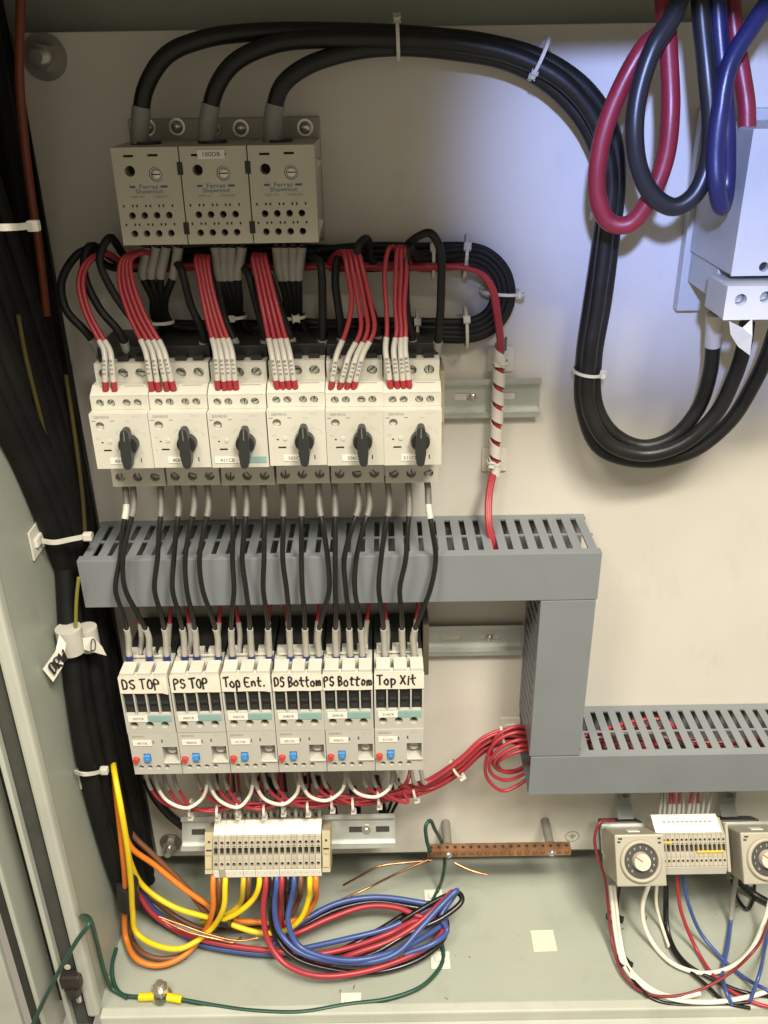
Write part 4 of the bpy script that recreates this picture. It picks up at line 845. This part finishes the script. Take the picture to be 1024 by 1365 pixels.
# bare copper strands
def copper(pts, label, r=.0012): wire('bare_copper_strand', pts, r, cop_m, label, 'bare wire', 'bare copper earth strands', n=7)
copper([f(212, 1222, .05), f(240, 1232, .045), f(280, 1246, .036), f(320, 1254, .032), f(345, 1250, .034)], 'bare copper strand among the leads below the tape wrap')
copper([f(216, 1226, .048), f(250, 1242, .042), f(290, 1252, .034), f(312, 1256, .028), f(322, 1250, .032)], 'bare copper strand bent back beside the red floor lead')
copper([f(405, 1226, .04), f(440, 1207, .04), f(490, 1184, .04), (530, 1164, .05), (572, 1146, .045)], 'long bare copper strand rising to the copper bar')
copper([f(458, 1180, .03), (480, 1168, .045), (505, 1155, .045), (540, 1150, .04), (576, 1147, .04)], 'thin bare copper strand beside the long one')
copper([(606, 1150, .045), (622, 1158, .05), (640, 1164, .054), (650, 1166, .056)], 'short bare copper tail hanging from the copper bar')
# tape wraps
wire('tape_wrap', [(170, 1177, .086), (171, 1190, .084), (172, 1207, .084)], .0112, blackt_m, 'black tape wrapped round the leads at the foot of the side bundle', 'tape', n=16)
wire('tape_wrap', [(288, 1220, .089), (298, 1226, .094), (308, 1230, .097)], .0066, blackt_m, 'small black tape wrap joining yellow and orange leads', 'tape', n=14)

# ================================================================== copper earth bar
gb = P(570, 1133, .045); ge = P(762, 1131, .045); GL_ = ge.x-gb.x
g = thing('earth_bar', 'copper earth bar with a row of screws on two standoffs', 'earth bar', Vector((gb.x, -.045, gb.z-.011)))
B().holed(0, GL_, 0, .0085, 0, .011, [('c', GL_*(k+.5)/18, .0042, .0024, .006) for k in range(18)], bar_m).obj('bar', g, bevel=.0004)
gsm = B().cyl((0, .003, .0042), (0, -1, 0), .0021, .0021, .0036, bar_m, 12).box(-.0016, .0016, -.0008, -.0005, .0039, .0045, dark_m).mesh('screw')
gh = B().cyl((0, .0055, .0085), (0, 0, 1), .0019, .0019, .0003, dark_m, 12).mesh('wire_hole')
for k in range(18):
    part('screw', gsm, g, (GL_*(k+.5)/18, random.uniform(-.001, .001), 0)); part('wire_hole', gh, g, (GL_*(k+.5)/18, 0, 0))
for px in (598, 736):
    x = P(px, 1135, .045).x-gb.x; B().cyl((x, .0115, .0045), (0, 1, 0), .0048, .0048, .0335, mat('standoff_grey', (.22, .21, .18), .6), 16).obj('standoff', g)
    B().cyl((x, -.0002, .0042), (0, -1, 0), .0042, .0042, .0008, bolt_m, 16).dome((x, -.001, .0042), (0, -1, 0), .0036, .0028, bolt_m).obj('fixing_screw', g)

# ================================================================== green earth wires
wire('earth_wire', [(574, 1136, .05), (569, 1120, .052), (568, 1100, .05), (573, 1094, .045), (580, 1106, .035), (590, 1126, .03), (593, 1150, .03), (590, 1170, .03), f(585, 1184, .006), f(577, 1200, .004)], .0020, grn_m, 'green earth wire arching over the copper bar down to the floor', 'wire')
wire('earth_wire', [f(212, 1327, .006), f(245, 1333, .005), f(290, 1341, .004), f(335, 1347, .004), f(400, 1349, .004), f(462, 1339, .004), f(520, 1331, .004), f(562, 1315, .004), f(585, 1292, .004), f(591, 1276, .004), f(588, 1250, .004), f(582, 1225, .004), f(578, 1203, .004)], .0021, grn_m, 'green earth wire running along the floor from the steel stud', 'wire', None, [('yellow_band', .009, .024, yel_m, 2.0)])
wire('earth_wire', [f(218, 1327, .006), f(188, 1329, .005), f(162, 1325, .004), Vector((-.281, -.135, .005)), Vector((-.2865, -.118, .010)), Vector((-.2868, -.10, .012))], .0021, grn_m, 'green earth wire from the stud into the side wall corner', 'wire', None, [('yellow_band', .009, .024, yel_m, 2.0)])
wire('earth_wire', [P(30, 1400, .176), P(50, 1352, .18), P(78, 1296, .186), P(104, 1252, .186), P(119, 1231, .181), Vector((-.2835, -.164, .138)), Vector((-.2835, -.150, .118)), Vector((-.2845, -.144, .075)), Vector((-.2845, -.142, .030)), Vector((-.281, -.142, .007)), PF(170, 1330, .005)], .0021, grn_m, 'green earth wire crossing over the cabinet side frame', 'wire')
sp_ = PF(216, 1329, 0); st = thing('earth_stud', 'steel earth stud with nut and washer on the floor between yellow bands', 'stud', sp_)
B().cyl((0, 0, .001), (0, 0, 1), .0105, .0105, .0016, bolt_m, 24).obj('washer', st); B().cyl((0, 0, .0085), (0, 0, 1), .0085, .008, .007, bolt_m, 6, smooth=False).obj('nut', st, bevel=.0005); B().cyl((0, 0, .0155), (0, 0, 1), .0045, .0042, .006, bolt_m, 14).obj('bolt_end', st)
for px, py, nm in ((578, 1197, 'white adhesive mount on the floor under the big wire loop tip'), (587, 1281, 'white adhesive mount on the floor beside the red loop edge'), (468, 1337, 'white adhesive mount on the floor holding the green wire')):
    adhesive_mount(PF(px, py, 0), (0, 0, 1), (0, 1, 0), .020, nm)
v = [PF(x, y, .0006) for x, y in ((707, 1241), (737, 1240), (743, 1268), (712, 1269))]; nb = B()
nb.add(v+[a+Vector((0, 0, .0005)) for a in v], [(7, 6, 5, 4), (0, 1, 5, 4), (1, 2, 6, 5), (2, 3, 7, 6), (3, 0, 4, 7)], note_m); tag(nb.obj('sticky_note', None, v[0]), 'small blank cream sticker on the cabinet floor', 'sticker')

# ================================================================== timers + control terminals on angled brackets
T2 = math.radians(-36)
def timer(px, py, h, label):
    c_ = P(px, py, h); t = thing('dial_timer', label, 'timer', c_, T2, 'dial timers under the lower duct'); s_ = .0245
    B().box(-s_+.001, s_-.001, .004, .062, -s_+.001, s_-.001, timer_m, .002).obj('case', t)
    fcv = B().box(-s_, s_, -.003, .004, -s_, s_, timer_m, .0016); 
    fcv.obj('bezel', t)
    rg = B(); ri, ro = .0166, .0205; n = 40
    vs_ = []
    for i in range(n):
        q = 2*math.pi*i/n; cx, cz = math.cos(q), math.sin(q); vs_ += [(ro*cx, -.0031, ro*cz-.0005), (ro*cx*.985, -.0065, ro*cz*.985-.0005), (ri*cx*1.03, -.0072, ri*cz*1.03-.0005), (ri*cx, -.004, ri*cz-.0005)]
    rg.add(vs_, [(4*i+j, 4*i+j+1, 4*((i+1) % n)+j+1, 4*((i+1) % n)+j) for i in range(n) for j in range(3)], cream_m, True); rg.obj('setting_ring', t)
    dl = B().cyl((0, -.0030, -.0005), (0, -1, 0), ri, ri, .0014, mat('dial_face', (.05, .05, .045), .5), 36); dl.obj('dial', t)
    kn = B().cyl((0, -.0046, -.0005), (0, -1, 0), .0090, .0080, .006, mat('timer_knob', (.58, .52, .43), .4), 28); kn.obj('knob', t)
    B().box(-.0078, -.0002, -.0112, -.0106, -.0003, .0006, redb_m).obj('pointer', t).rotation_euler = (0, math.radians(35), 0)
    for k in range(11):
        a = math.radians(225-27*k); v, ff = text_geo(str(k), .0034); bb = B(); bb.add([(q[0], 0, q[2]) for q in v], ff, slv_w); part('dial_number', bb.mesh('dial_number'), t, (.0130*math.cos(a), -.0046, .0130*math.sin(a)-.0005))
    for x, z, ww in ((-.019, .0205, .004), (-.0205, .0175, .003), (.0195, .0205, .003), (.0195, .0165, .003)): B().box(x-ww/2, x+ww/2, -.0034, -.0029, z-.0008, z+.0008, dark_m).obj('printed_mark', t)
    B().box(-.006, .006, .016, .026, s_-.001, s_-.0004, paper_m).obj('top_label', t)
    B().box(-.021, .021, .062, .085, -.024, .026, black_m, .002).obj('socket', t)
    return t, c_
timer(853, 1146, .098, 'beige dial timer at the free end of the control terminals')
timer(1021, 1143, .098, 'beige dial timer on the far side of the control terminals')
C2 = P(922, 1130, .085); RM2 = Matrix.Rotation(T2, 3, 'X')
t2 = thing('terminal_strip', 'short strip of beige terminals with amber jumpers between the timers', 'terminal strip', C2, T2)
N2 = 15; TW2 = (P(966, 1130, .085).x-P(874, 1130, .085).x)/N2; tm2 = terminal_mesh(TW2, cream_m, .028)
x20 = -N2*TW2/2
for k in range(N2): part('terminal', tm2, t2, (x20+(k+.5)*TW2, 0, 0))
v, ff = slab(x20, -x20-.003, .001, .028*.5, .016, .028*1.05, paper_m); bb = B(); bb.add(v, ff, paper_m); bb.obj('marker_strip', t2)
v, ff = slab(x20, -x20, .001, -.028*.655, .006, -.028*.93, lgrey_m); bb = B(); bb.add(v, ff, lgrey_m); bb.obj('marker_strip', t2)
for k in range(2, N2-2):
    for rr_ in (0, 1):
        bb = B(); z_ = .028*(.68+.16*rr_); y_ = .0055+.0042*rr_
        bb.box(-TW2*.3, TW2*.3, -.0002, 0, -.0012, .0012, print_m); o = part('number_print', bb.mesh('number_print'), t2, (x20+(k+.5)*TW2, y_, z_)); o.rotation_euler = (math.radians(-45), 0, 0)
B().box(x20+TW2*.2, x20+TW2*3, -.0022, -.0004, .0046, .0066, amber_m, .0004).obj('jumper', t2); B().box(-x20-TW2*6.5, -x20-TW2*.6, -.0022, -.0004, -.0046, -.0026, amber_m, .0004).obj('jumper', t2)
B().box(-x20+.0003, -x20+.0035, 0, .036, -.024, .022, cream_m, .001).obj('end_cover', t2)
rr2 = thing('mounting_rail', 'angled rail behind the dial timers on folded steel brackets', 'mounting rail', C2+RM2 @ Vector((0, .045, 0)), T2)
B().box(-.08, .20, .0005, .0016, -.0135, .0135, steel_m).box(-.08, .20, -.006, -.005, .0136, .0175, steel_m).box(-.08, .20, -.006, -.005, -.0175, -.0136, steel_m).box(-.08, .20, -.006, .0016, .0126, .0136, steel_m).box(-.08, .20, -.006, .0016, -.0136, -.0126, steel_m).obj('rail', rr2)
for px in (832, 970):
    a = P(px, 1058, .004); b_ = P(px, 1094, .028)
    br = thing('angle_bracket', 'folded steel bracket above the timer at the free end' if px < 900 else 'folded steel bracket above the end of the control terminals', 'bracket', a)
    B().box(-.0085, .0085, -.0035, -.0015, -.014, .03, steel_m, .0005).obj('foot', br)
    B().cyl((0, -.0035, .004), (0, -1, 0), .0042, .0040, .003, bolt_m, 16).obj('screw', br)
    d = b_-a; bb = B(); bb.prism([(-.0015, -.0135), (-.0035, -.0125), (d.y-.004, d.z-.010), (d.y-.004, d.z-.014)], -.0085, .0085, steel_m, 'yz'); bb.obj('arm', br)
# wires rising from the control terminals into the duct
for k in range(11):
    x = C2.x+x20+(k+2)*TW2*1.05; a = C2+RM2 @ Vector((0, .018, .028)); j = random.uniform(-.003, .003)
    m = red_m if k in (2, 3, 4, 6, 8) else slv_g
    wire('control_wire', [Vector((x, a.y, a.z-.004)), Vector((x+j*.3, a.y+.001, a.z+.012)), Vector((x+j, -.05, a.z+.03)), Vector((x+j, -.048, z3b+.012))], .0015, m, ('red' if m is red_m else 'pale grey')+' wire rising from the control terminals into the lower duct', 'wire', ('red' if m is red_m else 'grey')+' wires above the control terminals', [('grey_sleeve', 0, .020, slv_g, 1.3)] if m is red_m else [], n=8)

# wires hanging under the timers
def hang(pts, m, label, r=.0019, group=None, sl=()): wire('hanging_wire', pts, r, m, label, 'wire', group, sl, n=8)
hang([(814, 1180, .072), (817, 1210, .085), (821, 1245, .1), (829, 1281, .115), (845, 1305, .125), (868, 1321, .133), f(895, 1331, .008), f(934, 1336, .006), f(976, 1333, .008), f(1018, 1323, .014), f(1040, 1312, .02)], white_w, 'white wire hanging lowest under the dial timers', .0024)
hang([(818, 1180, .070), (822, 1212, .083), (826, 1246, .097), (835, 1284, .112), (855, 1308, .12), (880, 1324, .126), f(910, 1329, .012), f(934, 1324, .016)], white_w, 'white wire tied beside the lowest hanging one', .0021)
hang([(818, 1094, .05), (800, 1096, .06), (793, 1115, .066), (796, 1140, .07), (806, 1170, .074), (811, 1210, .084), (815, 1250, .1), (831, 1300, .122), (858, 1323, .13), f(895, 1328, .012), f(934, 1319, .018), f(976, 1295, .035), f(1006, 1266, .06), (1026, 1225, .08)], mat('wire_maroon', (.22, .022, .03), .45), 'dark red wire running down outside the end timer and back up', .0015)
hang([(826, 1178, .066), (822, 1220, .078), (826, 1262, .096), (842, 1302, .11), (868, 1330, .12), f(900, 1339, .004), f(960, 1339, .004), f(1000, 1336, .006)], bwire_m, 'black wire tied behind the white ones under the end timer')
hang([(866, 1176, .075), (857, 1205, .082), (859, 1233, .09), (873, 1261, .1), (895, 1283, .106), (920, 1294, .11), (946, 1297, .112), (976, 1288, .11), (1001, 1266, .102), (1017, 1233, .09), (1028, 1195, .078)], white_w, 'white wire slung in a deep arc between the two timers', .0024)
hang([(876, 1176, .068), (875, 1205, .07), (883, 1236, .072), (892, 1262, .075)], white_w, 'short white wire behind the deep arc', .0018)
hang([(887, 1170, .06), (887, 1230, .07), (895, 1263, .08), (917, 1291, .094), (945, 1316, .108), f(967, 1336, .006), f(1000, 1344, .004)], bwire_m, 'black wire crossing the deep white arc')
hang([(889, 1180, .055), (892, 1245, .066), (912, 1281, .076), (950, 1305, .09), f(990, 1322, .008), f(1035, 1330, .006)], bwire_m, 'black wire lying under the crossing one')
hang([(902, 1160, .075), (904, 1190, .082), (909, 1218, .09), (929, 1266, .104), (951, 1300, .116), (978, 1323, .122), f(1007, 1337, .008), f(1040, 1346, .006)], red_m, 'red wire dropping from the control terminals across the white arc')
hang([(911, 1160, .073), (914, 1188, .08), (919, 1208, .086), (935, 1245, .096), (962, 1277, .108), (991, 1302, .116), f(1021, 1319, .018), f(1045, 1330, .012)], blue_m, 'blue wire dropping from the control terminals beside the red one')
hang([(982, 1165, .055), (977, 1198, .064), (974, 1228, .074), (970, 1261, .088), (963, 1298, .1), f(968, 1322, .014), f(976, 1340, .006)], blue_m, 'blue wire with a grey sleeve under the control terminals', .0022, None, [('grey_sleeve', .002, .052, slv_g, 1.25)])
hang([f(1000, 1334, .010), f(1012, 1300, .03), (1020, 1262, .08), (1030, 1220, .07)], blue_m, 'blue wire climbing towards the timer on the far side')
for pts, nm in (([(970, 1150, .03), (984, 1172, .036), (1002, 1190, .04), (1030, 1206, .045)], 'thick black cable behind the control terminals'), ([(975, 1172, .03), (985, 1200, .035), (996, 1212, .035), (1004, 1200, .03), (1006, 1180, .02)], 'black wire bent in a small hook behind the grey sleeve')):
    wire('black_cable', pts, .0042 if 'thick' in nm else .0018, bcable_m, nm, 'cable', n=10)
tie((818, 1223, .082), 83, .0072, .006, 'black tie round the hanging wires just below the end timer', black_m, head=(-1, .3), hs=.8)
tie((831, 1281, .112), 65, .0072, .006, 'black tie round the hanging wires above the floor', black_m, head=(-1, .3), hs=.7)

# ================================================================== black cable bundle along the side wall
rnd = random.Random(3)
def vert(x, h, z): return Vector((x, -h, z))
zz = [ZC+.07, ZC-.05, ZC-.16, ZC-.26, ZC-.36, ZC-.46, ZC-.56, ZC-.66, ZC-.75, .03]; zf = [1, 1, .9, .65, .52, .82, .98, .92, .8, .65]
lay = [(-.279, .096, .0082), (-.280, .078, .0085), (-.272, .062, .0085), (-.281, .045, .0085), (-.271, .030, .0085), (-.281, .016, .0085), (-.2735, .004, .0078), (-.278, -.012, .0085), (-.266, .046, .0068)]
for k, (x, h, r) in enumerate(lay):
    pts = []
    for q, z in enumerate(zz):
        hh = h+rnd.uniform(-.003, .003)
        hh *= zf[q]
        if q < 3: hh += (.055, .040, .012)[q] if h > .03 else 0
        pts.append(vert(x+rnd.uniform(-.0015, .0015), hh, z))
    wire('bundle_cable', pts, r, bundle_m, 'thick black cable in the bundle running down the cabinet side wall', 'cable', 'black cables down the side wall', n=12)
for k in range(7):
    h0 = .155-.011*k; x = -.282+.004*(k % 3)
    wire('bundle_cable', [vert(x, h0+.004, ZC+.07), vert(x, h0, ZC-.06), vert(x, h0-.010, ZC-.14), vert(x+.002, max(.07, h0-.030), ZC-.21), vert(x, max(.05, h0-.062), ZC-.27), vert(x+.002, max(.04, h0-.085), ZC-.34), vert(x+.002, .035, ZC-.46)], .0085, bundle_m, 'thick black cable bowing out of the side bundle near the cabinet top', 'cable', 'bowed black cables at the cabinet top', n=12)
wire('side_wire', [P(28, -20, .05), P(26, 100, .056), P(33, 190, .05), P(43, 270, .044), P(52, 330, .04), P(62, 420, .03)], .0032, mat('wire_rust', (.20, .045, .02), .45), 'rust red wire running down beside the black bundle', 'wire')
wire('side_wire', [P(24, 420, .09), P(33, 470, .085), P(45, 520, .08), P(60, 580, .07)], .0018, mat('wire_olive', (.07, .058, .015), .5), 'olive yellow wire surfacing among the black cables', 'wire')
wire('side_wire', [P(88, 500, .045), P(100, 580, .045), P(110, 660, .045), P(114, 720, .045)], .0018, MATS['wire_olive'], 'olive yellow wire beside the bundle level with the breakers', 'wire')
wire('side_wire', [P(105, 770, .085), P(102, 800, .085), P(101, 836, .086)], .0015, mat('wire_lime', (.22, .20, .03), .5), 'yellow and green wire above the white cable flag', 'wire')
wire('side_wire', [P(126, 800, .03), P(128, 840, .03), P(134, 900, .032), P(142, 960, .036), P(148, 1010, .04), P(155, 1080, .044), P(163, 1150, .05), P(168, 1190, .056)], .0024, brn_m, 'brown wire running down the inner edge of the black bundle', 'wire')
# flags
fa = P(91, 857, .092); wire('cable_flag', [fa+Vector((0, .006, .0115)), fa+Vector((0, .006, 0)), fa+Vector((0, .006, -.0125))], .0112, slv_w, 'white tape wrapped round the side bundle cable, flag marked DRW', 'cable flag', n=18)
fo = [o for o in bpy.data.objects if o.name.startswith('cable_flag')][0]
def flag(parent, corners, txt, ang_corners):
    pv = [P(x, y, h)-parent.location for x, y, h in corners]; b = B(); n = len(pv)
    b.add(pv+[a+Vector((0, .0004, 0)) for a in pv], [tuple(range(n)), tuple(reversed(range(n, 2*n)))]+[(i, n+i, n+(i+1) % n, (i+1) % n) for i in range(n)], paper_m); part('paper_flag', b.mesh('paper_flag'), parent)
    o_, ux, uy = [P(x, y, h)-parent.location for x, y, h in ang_corners]; ex = ux-o_; ez = uy-o_; nr = ex.cross(ez).normalized(); 
    if nr.y > 0: nr = -nr
    M = Matrix(((ex.x, 0, ez.x, o_.x+nr.x*.0008), (ex.y, 0, ez.y, o_.y+nr.y*.0008), (ex.z, 0, ez.z, o_.z+nr.z*.0008), (0, 0, 0, 1)))
    handwriting(txt, 0, 1, 0, 1, ink_m, parent, 'handwriting', 0, 5, M, r=.06)
flag(fo, [(79, 846, .112), (88, 858, .113), (84, 888, .118), (71, 909, .120), (57, 892, .120), (74, 868, .116)], 'DRW', [(72, 898, .1205), (92, 876, .1155), (65, 887, .1205)])
fb = P(117, 853, .074); wire('cable_flag', [fb+Vector((0, .002, .012)), fb+Vector((0, .002, 0)), fb+Vector((0, .002, -.010))], .0092, slv_w, 'white tape flag on the inner side bundle cable, marked with a black D', 'cable flag', n=18)
fo2 = [o for o in bpy.data.objects if o.name.startswith('cable_flag')][1]
flag(fo2, [(110, 851, .089), (124, 849, .086), (136, 862, .08), (142, 874, .078), (126, 869, .083), (112, 866, .089)], 'D', [(120, 866, .0875), (130, 868, .084), (121, 852, .0885)])
# ties on the bundle
def band(pts, label, hd, m=tie_m, mountc=None):
    path = smooth_path([pt(a) for a in pts], 8); b = B(); v = []
    for i, p in enumerate(path):
        t_ = (path[min(i+1, len(path)-1)]-path[max(i-1, 0)]).normalized(); n_ = t_.cross(Vector((0, 0, 1))).normalized()*.0006
        w_ = Vector((0, 0, .0021)); v += [p-w_-n_, p+w_-n_, p+w_+n_, p-w_+n_]
    b.add(v, [(4*i+j, 4*i+(j+1) % 4, 4*i+4+(j+1) % 4, 4*i+4+j) for i in range(len(path)-1) for j in range(4)], m)
    o = b.obj('cable_tie', None, path[0]); tag(o, label, 'cable tie'); c_ = pt(hd)-path[0]
    B().box(c_.x-.0038, c_.x+.0038, c_.y-.003, c_.y+.003, c_.z-.0034, c_.z+.0034, m, .0012).obj('tie_head', o); return o
band([(-14, 303, .165), (10, 303, .170), (30, 302, .155), (45, 300, .14), (52, 298, .11)], 'dull white tie round the bowed cables near the cabinet top', (45, 301, .142))
band([(56, 721, .080), (72, 723, .082), (94, 719, .074), (114, 715, .064), (124, 712, .04)], 'white tie from the wall mount round the bundle beside the long duct', (117, 715, .066))
band([(100, 1029, .105), (112, 1032, .112), (124, 1031, .106), (138, 1027, .090), (146, 1024, .06)], 'white tie round the bundle beside the overload relays', (139, 1027, .092))
adhesive_mount(Vector((XL, -.080, P(60, 718, .078).z)), (1, 0, 0), (0, 0, 1), .026, 'cream adhesive mount on the side wall beside the long duct')
adhesive_mount(Vector((XL, -.085, P(104, 1028, .085).z)), (1, 0, 0), (0, 0, 1), .024, 'cream adhesive mount on the side wall beside the overload relays')
# clamp on the side frame
cc = P(98, 1302, .165); cl = thing('frame_clamp', 'dark steel door clamp with a bolt on the cabinet side frame', 'clamp', cc)
brz = mat('clamp_bronze', (.06, .05, .042), .4, .6, var=.2)
B().box(-.010, .010, -.010, .002, -.006, .010, brz, .003).obj('clamp_body', cl); B().cyl((0, -.006, -.006), (0, 0, -1), .0075, .0070, .010, brz, 20).obj('clamp_barrel', cl); B().cyl((.004, -.008, -.016), (0, 0, -1), .0028, .0024, .008, bolt_m, 12).obj('bolt_end', cl)
B().cyl((-.002, -.002, .017), (0, -1, 0), .003, .003, .001, white_m, 12).obj('dowel', cl)

# ================================================================== crumbs and clippings on the floor
cr = B(); rq = random.Random(11)
for k in range(26):
    px, py = rq.uniform(240, 1000), rq.uniform(1190, 1335); c_ = PF(px, py, .0006); a = rq.uniform(0, 6.3)
    if k % 5 == 0: cr.tube([c_, c_+Vector((math.cos(a), math.sin(a), .05))*rq.uniform(.003, .006)], .0004, cop_m, 6)
    else: cr.dome(c_-Vector((0, 0, .0006)), (0, 0, 1), rq.uniform(.0004, .0011), rq.uniform(.0004, .0009), rq.choice((dark_m, print_m, slv_g)), 6, 2)
o = cr.obj('floor_debris', None, Vector((0, -.1, 0))); tag(o, 'tiny crumbs and copper clippings scattered on the cabinet floor', 'debris', None, 'stuff')
